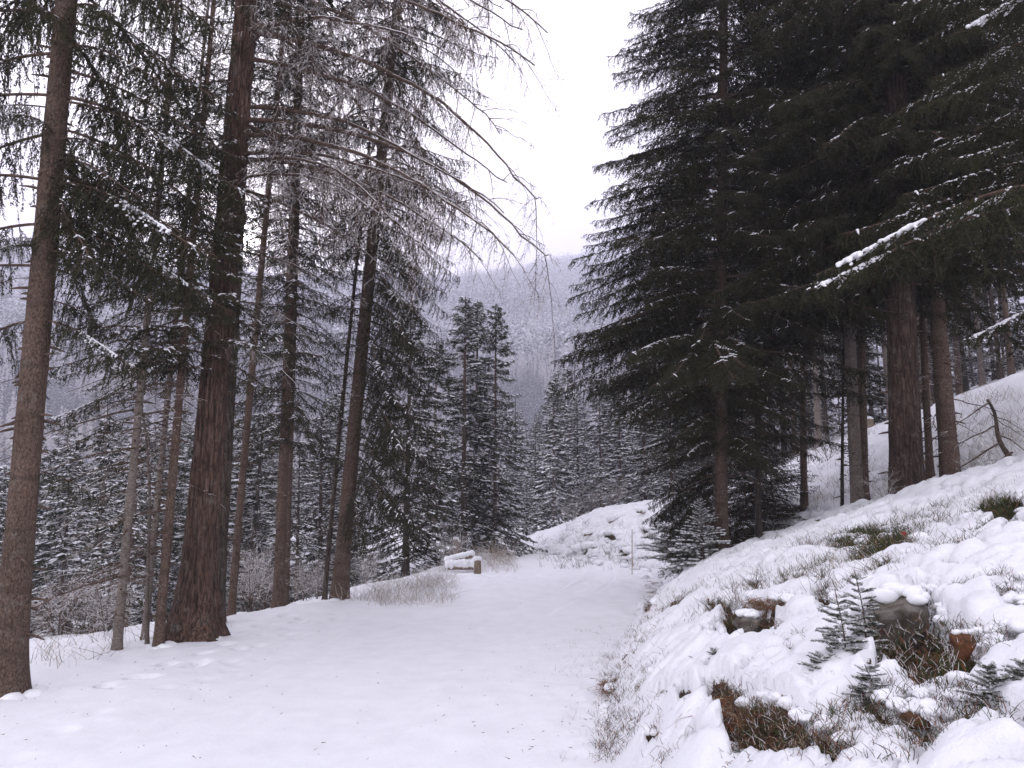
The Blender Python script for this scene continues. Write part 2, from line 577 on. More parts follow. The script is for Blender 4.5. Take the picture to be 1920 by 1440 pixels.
def ground_material(name, attr=True):
    """snow with bare earth where the stored 'bare' value of the surface says so"""
    m, nt, b = mat(name, (0.8, 0.8, 0.82), 0.7, 0.2)
    tc = node(nt, 'ShaderNodeTexCoord')
    at_ = node(nt, 'ShaderNodeAttribute', attribute_name='bare')
    nz = node(nt, 'ShaderNodeTexNoise', i_Scale=22, i_Detail=6.0, i_Roughness=0.7)
    nt.links.new(tc.outputs['Object'], nz.inputs['Vector'])
    f = mth(nt, 'ADD', at_.outputs['Fac'], mth(nt, 'MULTIPLY_ADD', nz.outputs[0], 0.9, -0.45))
    cr = node(nt, 'ShaderNodeValToRGB')
    cr.color_ramp.elements[0].position = 0.47
    cr.color_ramp.elements[1].position = 0.53
    nt.links.new(f, cr.inputs[0])
    n2 = node(nt, 'ShaderNodeTexNoise', i_Scale=11, i_Detail=9.0, i_Roughness=0.75)
    nt.links.new(tc.outputs['Object'], n2.inputs['Vector'])
    soil = node(nt, 'ShaderNodeValToRGB')
    e = soil.color_ramp.elements
    e[0].position, e[0].color = 0.38, (0.020, 0.014, 0.009, 1)
    e[1].position, e[1].color = 0.68, (0.17, 0.10, 0.055, 1)
    x = e.new(0.52)
    x.color = (0.075, 0.048, 0.028, 1)
    nt.links.new(n2.outputs[0], soil.inputs[0])
    sn = node(nt, 'ShaderNodeTexNoise', i_Scale=1.3, i_Detail=4.0)
    nt.links.new(tc.outputs['Object'], sn.inputs['Vector'])
    sc_ = node(nt, 'ShaderNodeValToRGB')
    sc_.color_ramp.elements[0].color = (0.77, 0.77, 0.79, 1)
    sc_.color_ramp.elements[1].color = (0.86, 0.86, 0.88, 1)
    nt.links.new(sn.outputs[0], sc_.inputs[0])
    mx = node(nt, 'ShaderNodeMix', data_type='RGBA')
    nt.links.new(cr.outputs[0], mx.inputs[0])
    nt.links.new(sc_.outputs[0], mx.inputs[6])
    nt.links.new(soil.outputs[0], mx.inputs[7])
    nt.links.new(mx.outputs[2], b.inputs['Base Color'])
    bn = node(nt, 'ShaderNodeTexNoise', i_Scale=30, i_Detail=5.0, i_Roughness=0.65)
    nt.links.new(tc.outputs['Object'], bn.inputs['Vector'])
    bp = node(nt, 'ShaderNodeBump', i_Strength=0.55, i_Distance=0.025)
    nt.links.new(bn.outputs[0], bp.inputs['Height'])
    nt.links.new(bp.outputs[0], b.inputs['Normal'])
    return m


M['ground'] = ground_material('snow_and_earth')


def farground():
    m, nt, b = mat('snowy_forest_floor', (0.5, 0.5, 0.53), 0.9)
    tc = node(nt, 'ShaderNodeTexCoord')
    nz = node(nt, 'ShaderNodeTexNoise', i_Scale=0.05, i_Detail=9.0, i_Roughness=0.75)
    nt.links.new(tc.outputs['Object'], nz.inputs['Vector'])
    cr = node(nt, 'ShaderNodeValToRGB')
    cr.color_ramp.elements[0].position = 0.4
    cr.color_ramp.elements[0].color = (0.16, 0.16, 0.17, 1)
    cr.color_ramp.elements[1].position = 0.62
    cr.color_ramp.elements[1].color = (0.7, 0.7, 0.73, 1)
    nt.links.new(nz.outputs[0], cr.inputs[0])
    nt.links.new(cr.outputs[0], b.inputs['Base Color'])
    return m


M['farground'] = farground()

# ------------------------------------------------------------------ bare patches on the bank (photograph pixel, half sizes in pixels, depth of the hollow)
PATCHES = [
    (1425, 1368, 76, 42, 0.16), (1490, 1400, 72, 40, 0.14), (1360, 1330, 40, 40, 0.12), (1560, 1420, 45, 20, 0.10),
    (1400, 1165, 56, 38, 0.24), (1345, 1140, 26, 16, 0.14), (1478, 1148, 34, 15, 0.18), (1545, 1135, 22, 26, 0.2),
    (1690, 1185, 78, 66, 0.40), (1785, 1215, 52, 38, 0.32), (1640, 1190, 40, 48, 0.35), (1900, 1148, 30, 12, 0.25), (1898, 1202, 28, 14, 0.25),
    (1660, 1345, 28, 24, 0.2), (1718, 1352, 30, 22, 0.2), (1628, 1330, 24, 18, 0.15),
    (1226, 1112, 18, 34, 0.05), (1222, 1140, 14, 22, 0.05), (1300, 1122, 22, 10, 0.12), (1268, 1135, 20, 10, 0.1),
    (1880, 960, 46, 26, 0.12), (1905, 1000, 25, 14, 0.12), (1600, 1022, 22, 9, 0.06), (1640, 1010, 24, 9, 0.06),
    (1240, 1262, 14, 8, 0.08), (1135, 1290, 12, 12, 0.06), (1250, 1325, 14, 12, 0.08), (1292, 1345, 22, 16, 0.08),
    (1143, 1340, 8, 12, 0.06), (1225, 1395, 12, 14, 0.07), (1300, 1420, 22, 14, 0.1), (1640, 1275, 14, 8, 0.1),
    (1740, 1122, 20, 9, 0.16), (1885, 1115, 18, 14, 0.16), (1500, 1090, 12, 9, 0.1), (1595, 1078, 9, 7, 0.1), (1420, 1105, 16, 10, 0.1),
    (1330, 1195, 18, 8, 0.1), (1705, 1310, 18, 7, 0.15), (1850, 1420, 14, 9, 0.1), (1105, 1035, 14, 8, 0.1), (1150, 1010, 20, 8, 0.1),
    (1172, 1040, 10, 12, 0.08), (1215, 1000, 14, 8, 0.08),
]


def patch_frames():
    out = []
    for px, py, rx, ry, dep in PATCHES:
        c = hit(px, py)
        u = (hit(px + rx, py) - hit(px - rx, py))[:2] / 2
        t, b = hit(px, py - ry), hit(px, py + ry)
        v = (t - b)[:2] / 2
        m = c[1] / FPX
        lim = 7 * ry * m
        if np.linalg.norm(v) > lim:
            v = v / np.linalg.norm(v) * lim
        if np.linalg.norm(u) > 3 * rx * m:
            u = np.array([rx * m, 0.0])
        out.append((c, np.linalg.inv(np.stack([u, v], 1)), dep))
    return out


PF = patch_frames()


def patch_q(X, Y, F):
    c, Mi, dep = F
    dx, dy = X - c[0], Y - c[1]
    al = Mi[0, 0] * dx + Mi[0, 1] * dy
    be = Mi[1, 0] * dx + Mi[1, 1] * dy
    return np.sqrt(al * al + be * be)


def patch_field(X, Y, Z):
    g = np.zeros_like(X)
    hole = np.zeros_like(X)
    wob = 0.40 * fbm(X * 4, Y * 4, Z * 4, o=3, s=3)
    for F in PF:
        q = patch_q(X, Y, F) + wob
        s = 1 - sstep(0.85, 1.12, q)
        g = np.maximum(g, s)
        hole = np.maximum(hole, F[2] * s)
    return g, hole


# ------------------------------------------------------------------ ground sheets (road, bank, valley side share their seams)
rows = np.concatenate([np.linspace(-5, 1.8, 16), np.geomspace(2.0, 36, 560), np.linspace(36.8, 64, 40)])


def grid_faces(nr, nc):
    i, j = np.meshgrid(np.arange(nr - 1), np.arange(nc - 1), indexing='ij')
    return np.stack([i * nc + j, i * nc + j + 1, (i + 1) * nc + j + 1, (i + 1) * nc + j], -1).reshape(-1, 4)


def set_attr(me, name, arr):
    a = me.attributes.new(name, 'FLOAT', 'POINT')
    a.data.foreach_set('value', np.asarray(arr, np.float32).ravel())


def build_ground():
    Yr = rows[:, None]
    A, B = xl(rows)[:, None], xr(rows)[:, None]
    # road
    nc = 150
    t = np.linspace(0, 1, nc)[None]
    X = A + (B - A) * t
    Yg = np.broadcast_to(Yr, X.shape)
    Z = H(X, Yg)
    edge = np.minimum(t, 1 - t) * (B - A)
    Z = Z + (0.016 * fbm(X * 2.2, Yg * 1.1, o=4, s=23) + 0.006 * vnoise(X * 7, Yg * 1.6, s=24)) * sstep(0, 0.5, edge)
    Z = Z + 0.035 * fbm(X * 0.7, Yg * 0.35, o=3, s=21) * sstep(0, 0.6, edge)
    # shallow groomed lanes and ski lines running along the road
    lane = (X - (A + B) / 2)
    Z = Z - 0.028 * np.exp(-((lane - 0.9) / 0.34) ** 2) - 0.024 * np.exp(-((lane + 0.7) / 0.32) ** 2)
    for off, dep in ((0.55, 0.011), (0.75, 0.011), (-1.0, 0.008), (-0.2, 0.006), (1.35, 0.009)):
        Z = Z - dep * np.exp(-((lane - off - 0.12 * np.sin(Yg * 0.35 + off * 7)) / 0.035) ** 2) * (vnoise(Yg * 0.5, off + 0 * Yg, s=25) > -0.2)
    fp = worley(X * 2.6, Yg * 1.8, s=4)
    near_edge = np.exp(-((X - A - 0.7) / 0.65) ** 2)
    Z = Z - 0.08 * sstep(0.32, 0.14, fp) * near_edge * (vnoise(X * .9, Yg * .9, s=8) > -0.1) * sstep(0, 0.25, edge)
    redge = np.exp(-((B - X) / 0.45) ** 2) * sstep(0, 0.06, edge)
    Z = Z + redge * 0.05 * np.abs(fbm(X * 6, Yg * 3, o=3, s=31))
    me = mesh_np('snow_road', np.stack([X, Yg, Z], -1).reshape(-1, 3), Q=grid_faces(len(rows), nc), mats=[M['snow']])
    link('snow_road', me, kind='structure')

    # bank and forest hill on the right
    dcol = np.concatenate([np.linspace(0, 6.2, 235), 6.2 + np.geomspace(0.04, 34, 70)])[None]
    X = B + dcol + 0 * Yr
    Yg = np.broadcast_to(Yr, X.shape)
    Z0 = H(X, Yg)
    amp = sstep(0.0, 0.45, dcol) * (1 - 0.6 * sstep(8, 20, dcol)) + 0 * Yr
    wx = X + 0.12 * vnoise(X * 3, Yg * 3, s=40)
    wy = Yg + 0.12 * vnoise(X * 3, Yg * 3, s=41)
    w1 = worley(wx * 1.5, wy * 1.1, s=1)
    w2 = worley(wx * 3.6, wy * 2.9, s=2)
    w3 = worley(wx * 8.5, wy * 7.0, s=3)
    p1 = np.sqrt(np.clip(1 - (w1 / 0.85) ** 2, 0, 1))
    p2 = np.sqrt(np.clip(1 - (w2 / 0.8) ** 2, 0, 1))
    p3 = np.sqrt(np.clip(1 - (w3 / 0.75) ** 2, 0, 1))
    calm = sstep(0.22, 0.65, fbm(X * 0.6, Yg * 0.5, o=3, s=50)) * sstep(1.2, 2.4, dcol + 0 * Yr) # stretches of smooth deep snow
    calm = np.maximum(calm, sstep(6, 9, dcol + 0 * Yr))
    ruf = 1 - calm
    cell = vnoise(wx * 2.1, wy * 2.1, s=55)
    disp = (0.14 * fbm(X * 0.9, Yg * 0.9, o=3, s=60) + 0.17 * (p1 - 0.6) * (1 - 0.5 * calm)
            + 0.15 * (p2 - 0.55) * (1 - 0.85 * calm) * (0.7 + 0.5 * cell) + 0.065 * (p3 - 0.6) * (1 - 0.8 * calm) + 0.012 * fbm(X * 9, Yg * 9, o=3, s=61) * ruf)
    g, hole = patch_field(X, Yg, Z0)
    gap = sstep(0.50, 0.66, w2) * sstep(0.28, 0.6, w1) + 0.6 * sstep(0.52, 0.7, w3) * sstep(0.42, 0.6, w2)
    pit = np.clip(gap, 0, 1) * sstep(-0.05, 0.35, fbm(X * 1.4 + 7, Yg * 1.2, o=3, s=70) + 0.32) * ruf * (1 - 0.6 * sstep(3.0, 6.0, dcol + 0 * Yr))
    g2 = np.maximum(g, 0.85 * pit)
    rim = np.clip(1 - np.abs(g - 0.25) / 0.25, 0, 1)
    Z = Z0 + amp * (disp * (1 - 0.8 * g) - hole * 0.9 - 0.14 * pit + 0.04 * rim * p2 + 0.07 * g * fbm(X * 7, Yg * 7, o=4, s=80))
    me = mesh_np('snow_bank', np.stack([X + 0 * Z, Yg, Z], -1).reshape(-1, 3), Q=grid_faces(len(rows), dcol.shape[1]), mats=[M['ground']])
    set_attr(me, 'bare', g2 * (amp > 0.3))
    link('snow_bank', me, kind='structure')

    # ledge and valley side on the left
    e = np.concatenate([np.linspace(0, 1.2, 24), 1.2 + np.geomspace(0.06, 34, 60)])[::-1][None]
    X = A - e + 0 * Yr
    Yg = np.broadcast_to(Yr, X.shape)
    Z = H(X, Yg) + sstep(0, 0.4, e) * (0.10 * fbm(X * 0.9, Yg * 0.9, o=4, s=90) + 0.05 * np.sqrt(np.clip(1 - worley(X * 2, Yg * 2, s=9) ** 2, 0, 1)) - 0.03)
    me = mesh_np('valley_side', np.stack([X, Yg, Z], -1).reshape(-1, 3), Q=grid_faces(len(rows), e.shape[1]), mats=[M['ground']])
    b_ = 0.75 * sstep(0.3, 0.7, fbm(X * 1.6, Yg * 1.6, o=4, s=95)) * sstep(2.5, 6, e)
    set_attr(me, 'bare', b_)
    link('valley_side', me, kind='structure')

    # far country
    az = np.radians(np.linspace(-75, 75, 260))[None]
    rad = np.concatenate([np.linspace(8, 80, 20), np.geomspace(84, 3600, 180)])[:, None]
    X, Yg = rad * np.sin(az), rad * np.cos(az)
    Z = H(X, Yg)
    a2, b2 = xl(Yg), xr(Yg)
    inside = (Yg < 62) & (X > a2 - 33) & (X < b2 + 38)
    Z = np.where(inside, Z - 1.6, Z)
    me = mesh_np('valley_and_mountains', np.stack([X, Yg, Z], -1).reshape(-1, 3), Q=grid_faces(rad.shape[0], az.shape[1]), mats=[M['farground']])
    link('valley_and_mountains', me, kind='structure')


build_ground()

# ------------------------------------------------------------------ haze
def build_haze():
    import bmesh
    bm = bmesh.new()
    bmesh.ops.create_cube(bm, size=1)
    me = bpy.data.meshes.new('haze')
    bm.to_mesh(me)
    bm.free()
    m = bpy.data.materials.new('haze_air')
    m.use_nodes = True
    nt = m.node_tree
    nt.nodes.clear()
    o = node(nt, 'ShaderNodeOutputMaterial')
    v = node(nt, 'ShaderNodeVolumePrincipled')
    v.inputs['Color'].default_value = (0.90, 0.905, 1.0, 1)
    v.inputs['Density'].default_value = 0.00105
    v.inputs['Anisotropy'].default_value = 0.35
    nt.links.new(v.outputs[0], o.inputs['Volume'])
    me.materials.append(m)
    link('haze', me, loc=(0, 1775, 430), scl=(7200, 3690, 1120), kind='stuff')


build_haze()
#@@TREES
# ------------------------------------------------------------------ branches and crowns
NM = ['twig', 'needle', 'frost', 'snow', 'lichen', 'hoar']
NMATS = [M[k] for k in NM]
BARK, NEED, FROST, SNOW, LICH, HOAR = range(6)


def unit(v):
    return v / (np.linalg.norm(v, axis=-1, keepdims=True) + 1e-9)


PADS = {}


def spruce_branch(seed, L=2.6, droop=0.35, hang=0.8, dens=1.0, frost=0.25, snow=0.3, lat=0.55, need=0.034, step=0.055, start=0.12, width=0.011, pad=None):
    """one spruce bough along +X: bark axis, side shoots that hang, needles, snow on its back"""
    rs = np.random.default_rng(seed)
    A = Acc()
    n = 22
    t = np.linspace(0, 1, n)
    ph = rs.uniform(0, 6)
    ax = np.stack([t * L, 0.06 * L * np.sin(t * 3.5 + ph) * t, L * (0.10 * np.sin(t * 3.0) - droop * t ** 1.4 + 0.55 * droop * t ** 4)], 1)
    A.tube(ax, 0.020 * (L / 2.6) * (1 - t * 0.85) + 0.002, 5, BARK, cap=False)

    def axis(tt):
        return np.stack([np.interp(tt, t, ax[:, k]) for k in range(3)], -1)
    nl = int(L / step)
    tl = np.linspace(start, 1.0, nl) + rs.normal(0, 0.006, nl)
    tl = np.clip(tl[rs.random(nl) < dens], 0, 1)
    nl = len(tl)
    side = np.where(np.arange(nl) % 2 == 0, 1.0, -1.0)
    o = axis(tl)
    ln = lat * (0.25 + 1.1 * (1 - tl) ** 0.7) * rs.uniform(0.55, 1.15, nl) * (0.45 + 0.55 * sstep(start, start + 0.2, tl))
    ang = np.radians(rs.uniform(38, 72, nl))
    d0 = np.stack([np.cos(ang), side * np.sin(ang), rs.uniform(-0.25, 0.15, nl)], 1)
    d0 = unit(d0)
    K = 6
    s = np.linspace(0, 1, K)
    hg = hang * rs.uniform(0.5, 1.4, nl)
    P = o[:, None] + d0[:, None] * (ln[:, None] * s)[..., None] * (1 - 0.35 * hg[:, None, None] * s[None, :, None])
    P[..., 2] -= (ln * hg)[:, None] * s[None] ** 1.6 * 0.95
    P += rs.normal(0, 0.008, P.shape) * s[None, :, None]
    A.curves(P, np.full(nl, 0.0045), BARK)
    # side twigs on each lateral
    cnt = np.maximum((ln / 0.042).astype(int), 2)
    idx = np.repeat(np.arange(nl), cnt)
    u = rs.uniform(0.08, 1.0, len(idx))
    k0 = np.minimum((u * (K - 1)).astype(int), K - 2)
    f = (u * (K - 1) - k0)[:, None]
    O = P[idx, k0] * (1 - f) + P[idx, k0 + 1] * f
    dd = unit(P[idx, k0 + 1] - P[idx, k0])
    sd = unit(np.cross(dd, [0, 0, 1.0]) + rs.normal(0, 0.25, dd.shape)) * np.where(rs.random(len(idx)) < 0.5, 1, -1)[:, None]
    TD = unit(dd * 0.75 + sd * rs.uniform(0.4, 0.9, (len(idx), 1)) + np.array([0, 0, -0.45 * hang]))
    TL = rs.uniform(0.05, 0.15, len(idx)) * (1.15 - 0.5 * u) * (0.7 + 0.6 * lat)
    # needles: along laterals and along twigs
    so = [O, o, ]
    segO = np.concatenate([O, P[:, :-1].reshape(-1, 3)])
    segE = np.concatenate([O + TD * TL[:, None], P[:, 1:].reshape(-1, 3)])
    sl = np.linalg.norm(segE - segO, axis=1)
    cn = np.maximum((sl / (0.0115)).astype(int), 1)
    ii = np.repeat(np.arange(len(segO)), cn)
    q = rs.random(len(ii))[:, None]
    C = segO[ii] * (1 - q) + segE[ii] * q
    D = unit(segE - segO)[ii]
    rdir = rs.normal(size=(len(ii), 3))
    rdir = unit(rdir - D * (rdir * D).sum(1, keepdims=True))
    ND = unit(D * rs.uniform(0.6, 1.3, (len(ii), 1)) + rdir * 0.8)
    m = np.full(len(ii), NEED)
    m[rs.random(len(ii)) < 0.05] = LICH
    up = ND[:, 2] + rs.normal(0, 0.2, len(ii)) + 0.25 * vnoise(C[:, 0] * 4, C[:, 1] * 4, C[:, 2] * 4, s=seed)
    m[up > 1.1 - 1.25 * frost] = FROST
    A.spikes(C, ND, need * rs.uniform(0.6, 1.15, len(ii)), width, m, rs)
    # snow caught where side shoots leave the axis: runs of neighbouring shoots carry it
    def lay(B, chosen, size, mi, sub):
        for k in chosen:
            m_ = int(rs.integers(3, 7))
            reach = rs.uniform(0.15, 0.62)
            for q in range(m_):
                w = reach * q / m_
                kk = w * (K - 1)
                i0 = int(kk)
                c = P[k, i0] * (1 - kk + i0) + P[k, i0 + 1] * (kk - i0)
                r = size * rs.uniform(0.55, 1.15) * (1 - 0.4 * q / m_)
                dl = P[k, i0 + 1] - P[k, i0]
                e = unit(np.array([dl[0], dl[1], dl[2] * 0.5]))
                f = unit(np.cross([0, 0, 1.0], e))
                B.blob(c + np.array([0, 0, r * 0.35]), (r * 1.9, r, r * 0.7), mi, int(rs.integers(1000)), ax=np.stack([e, f, np.cross(e, f)]), sub=sub)
    if snow > 0:
        cen = rs.uniform(0.3, 0.95, 4)
        near = np.min(np.abs(tl[:, None] - cen[None]), axis=1)
        lay(A, np.where(rs.random(nl) < snow * 3.0 * np.exp(-(near / 0.07) ** 2) + snow * 0.15)[0], 0.016, SNOW, 1)
    if pad:
        Bp = Acc()
        lay(Bp, np.where((tl > pad[0]) & (tl < pad[1]) & (rs.random(nl) < 0.85))[0], pad[2], 0, 2)
        tt = np.arange(pad[0], pad[1], 0.012)
        cc = axis(tt)
        for ci, c in enumerate(cc):
            if vnoise(np.array([ci * 0.11]), np.array([seed * 1.0]))[0] < -0.25:
                continue
            r = pad[2] * rs.uniform(0.4, 0.8)
            Bp.blob(c + np.array([0, rs.normal(0, 0.01), r * 0.5]), (r * 1.7, r * 1.2, r * 0.8), 0, int(rs.integers(1000)), sub=2)
        PADS[seed] = Bp.mesh('snow_pad', [M['snow']])
    return A.mesh('spruce_bough', NMATS)


def larch_branch(seed, L=4.0, droop=0.25, frost=0.7, dens=1.0, hang=0.5, upturn=0.0):
    """leafless larch limb with long whippy shoots, knobs and hoar frost"""
    rs = np.random.default_rng(seed)
    A = Acc()
    n = 26
    t = np.linspace(0, 1, n)
    wig = np.cumsum(rs.normal(0, 0.012, (n, 3)), axis=0) * L * 0.35
    ax = np.stack([t * L, 0 * t, L * (0.08 * np.sin(t * 2.6) - droop * t ** 1.5 + upturn * t ** 4)], 1) + wig * t[:, None]
    A.tube(ax, 0.030 * (L / 4) * (1 - t * 0.88) + 0.002, 6, BARK, cap=False)
    # snow and rime on its back
    A.tube(ax[3:] + np.array([0, 0, 0.012 * L / 4]), 0.017 * (L / 4) * (1 - t[3:] * 0.85) + 0.002, 4, SNOW if frost > 0.5 else HOAR, cap=False)

    def grow(Pp, ln, cnt_step, rad, K, hg, spread, md, ml):
        """children spaced along every parent polyline"""
        npar, kp, _ = Pp.shape
        plen = np.linalg.norm(np.diff(Pp, axis=1), axis=2).sum(1)
        cnt = np.maximum((plen / cnt_step * dens).astype(int), 1)
        idx = np.repeat(np.arange(npar), cnt)
        u = rs.uniform(0.1, 1.0, len(idx))
        k0 = np.minimum((u * (kp - 1)).astype(int), kp - 2)
        f = (u * (kp - 1) - k0)[:, None]
        O = Pp[idx, k0] * (1 - f) + Pp[idx, k0 + 1] * f
        dd = unit(Pp[idx, k0 + 1] - Pp[idx, k0])
        r = rs.normal(size=dd.shape)
        r[:, 2] *= 0.45
        r = unit(r - dd * (r * dd).sum(1, keepdims=True))
        D = unit(dd * rs.uniform(0.3, 0.9, (len(idx), 1)) + r * spread)
        l = ln * rs.uniform(0.35, 1.2, len(idx)) * (1.2 - 0.6 * u)
        s = np.linspace(0, 1, K)
        C = O[:, None] + D[:, None] * (l[:, None] * s)[..., None]
        C[..., 2] -= (l * hg * rs.uniform(0.2, 1.6, len(idx)))[:, None] * s[None] ** 1.8
        C += np.cumsum(rs.normal(0, 0.05, C.shape), axis=1) * l[:, None, None] * s[None, :, None] * 0.6
        mm = np.where(rs.random(len(idx)) < md, ml, BARK)
        return C, mm
    A1, m1 = grow(ax[None], 0.24 * L, 0.13, 0, 8, hang, 0.9, 0, 0)
    A.curves(A1, np.full(len(A1), 0.0075), BARK)
    A2, m2 = grow(A1, 0.34, 0.075, 0, 6, hang * 1.2, 0.9, frost, HOAR)
    for mk in (HOAR, BARK):
        if (m2 == mk).any():
            A.curves(A2[m2 == mk], np.full((m2 == mk).sum(), 0.0032), mk)
    A3, m3 = grow(A2, 0.12, 0.055, 0, 3, 0.3, 1.0, frost, HOAR)
    O, E = A3[:, 0], A3[:, -1]
    A.spikes(O, unit(E - O), np.linalg.norm(E - O, axis=1), 0.0075, m3, rs)
    # knobbly short shoots
    kk = A2.reshape(-1, 3)[rs.random(A2.shape[0] * A2.shape[1]) < 0.35]
    r = unit(rs.normal(size=kk.shape))
    A.spikes(kk, r, 0.022, 0.014, np.where(rs.random(len(kk)) < frost, HOAR, BARK), rs)
    return A.mesh('larch_limb', NMATS)


def dead_branch(seed, L=1.0, droop=0.2, frost=0.3):
    rs = np.random.default_rng(seed)
    A = Acc()
    n = 10
    t = np.linspace(0, 1, n)
    ax = np.stack([t * L, 0.1 * L * np.sin(t * 3 + seed), -droop * L * t ** 1.5], 1) + np.cumsum(rs.normal(0, 0.01, (n, 3)), 0) * L
    A.tube(ax, 0.012 * L ** 0.4 * (1 - 0.85 * t) + 0.0015, 4, BARK)
    nn = int(12 * L + 3)
    idx = rs.integers(2, n - 1, nn)
    D = unit(np.stack([rs.uniform(0.2, 1, nn), rs.uniform(-1, 1, nn), rs.uniform(-0.6, 0.3, nn)], 1))
    l = rs.uniform(0.1, 0.4, nn) * L * 0.7
    s = np.linspace(0, 1, 4)
    C = ax[idx][:, None] + D[:, None] * (l[:, None] * s)[..., None]
    C[..., 2] -= 0.2 * l[:, None] * s ** 2
    hoar = rs.random(nn) < frost
    for mk, sel in ((HOAR, hoar), (BARK, ~hoar)):
        if sel.any():
            A.curves(C[sel], np.full(sel.sum(), 0.004), mk)
    return A.mesh('dead_branch', NMATS)


def crown_mid(seed, h=12.0, r=2.2, base=0.05, snow=0.5, dens=1.0, hang=0.5, fine=1.0, frost=0.25, power=0.85):
    """whole crown of a spruce seen from some tens of metres: layered boughs of hanging sprays with snow on top"""
    rs = np.random.default_rng(seed)
    A = Acc()
    z = []
    zz = h * base
    while zz < h * 0.985:
        k = rs.integers(4, 7)
        z += list(zz + rs.normal(0, 0.08, k))
        zz += 0.30 / dens * (1 if zz < h * 0.8 else 0.6)
    z = np.array(z)
    nb = len(z)
    rel = np.clip((h - z) / (h * (1 - base)), 0.01, 1)
    L = (r * rel ** power + 0.10) * rs.uniform(0.6, 1.18, nb) * (0.75 + 0.25 * sstep(0, 0.12, z / h - base + 0.04))
    az = rs.uniform(0, 2 * np.pi, nb)
    lump = 1 + 0.25 * vnoise(np.cos(az) * 1.4, np.sin(az) * 1.4, z * 0.8, s=seed)
    L = L * lump
    dirh = np.stack([np.cos(az), np.sin(az), 0 * az], 1)
    rise = np.interp(rel, [0, 0.3, 1], [0.55, 0.0, -0.35]) + rs.normal(0, 0.06, nb)
    K = 7
    s = np.linspace(0, 1, K)
    B = np.zeros((nb, K, 3))
    B[..., 2] = z[:, None]
    B += dirh[:, None] * (L[:, None] * s)[..., None]
    B[..., 2] += L[:, None] * (rise[:, None] * s - 0.18 * s ** 2 + 0.14 * s ** 4)
    A.curves(B, 0.008 + 0.006 * L, BARK)
    # hanging sprays along both sides
    per = np.maximum((L * 21 * fine).astype(int), 5)
    idx = np.repeat(np.arange(nb), per)
    u = rs.uniform(0.12, 1.0, len(idx)) ** 0.8
    k0 = np.minimum((u * (K - 1)).astype(int), K - 2)
    f = (u * (K - 1) - k0)[:, None]
    O = B[idx, k0] * (1 - f) + B[idx, k0 + 1] * f
    dh = dirh[idx]
    sd = np.cross(dh, [0, 0, 1.0]) * np.where(rs.random(len(idx)) < 0.5, 1, -1)[:, None]
    D = unit(dh * rs.uniform(0.2, 0.9, (len(idx), 1)) + sd * rs.uniform(0.3, 1.0, (len(idx), 1)) + np.array([0, 0, -1.0]) * (hang * rs.uniform(0.3, 1.5, (len(idx), 1))))
    ll = (0.14 + 0.24 * L[idx] / r * (1.2 - u)) * rs.uniform(0.6, 1.3, len(idx)) * (h / 12) ** 0.2
    # each spray: spine plus ragged side spikes
    nsp = int(7 * fine)
    q = rs.uniform(0, 1, (len(idx), nsp))
    C = O[:, None] + D[:, None] * (ll[:, None] * q)[..., None]
    rd = rs.normal(size=C.shape)
    ND = unit(D[:, None] * 0.9 + rd * 0.45)
    C, ND = C.reshape(-1, 3), ND.reshape(-1, 3)
    m = np.full(len(C), NEED)
    fr = rs.random(len(C)) + 0.4 * ND[:, 2] + 0.3 * vnoise(C[:, 0], C[:, 1], C[:, 2], s=seed + 3)
    m[fr > 1.05 - frost * 0.8] = FROST
    m[rs.random(len(C)) < 0.04] = LICH
    sz = 0.115 / math.sqrt(fine)
    A.spikes(C, ND, sz * rs.uniform(0.6, 1.3, len(C)), sz * 0.36, m, rs)
    # snow strips on the backs of the boughs
    if snow > 0:
        load = np.clip(snow + 0.5 * vnoise(z * 0.9, az * 0.8, s=seed + 9), 0, 1)
        per = np.maximum((L * 13 * load).astype(int), 0)
        idx = np.repeat(np.arange(nb), per)
        u = rs.uniform(0.25, 1.0, len(idx))
        k0 = np.minimum((u * (K - 1)).astype(int), K - 2)
        f = (u * (K - 1) - k0)[:, None]
        O = B[idx, k0] * (1 - f) + B[idx, k0 + 1] * f
        dh = dirh[idx]
        sd = np.cross(dh, [0, 0, 1.0])
        off = rs.normal(0, 0.07 + 0.05 * L[idx])
        O = O + sd * off[:, None]
        O[:, 2] += 0.02 - 0.35 * np.abs(off)
        a = dh * (rs.uniform(0.07, 0.17, (len(idx), 1))) + np.array([0, 0, -0.03])
        b = sd * rs.uniform(0.025, 0.065, (len(idx), 1)) * (1.7 if snow > 0.75 else 1.0)
        up = np.array([0, 0, 1.0]) * rs.uniform(0.02, 0.045, (len(idx), 1))
        V = np.stack([O - a, O + b, O + a, O - b, O + up], 1).reshape(-1, 3)
        base5 = np.arange(len(idx))[:, None] * 5
        T = np.concatenate([base5 + np.array([[0, 1, 4]]), base5 + np.array([[1, 2, 4]]), base5 + np.array([[2, 3, 4]]), base5 + np.array([[3, 0, 4]])])
        A.tris(V, T, SNOW)
    return A.mesh('crown', NMATS)


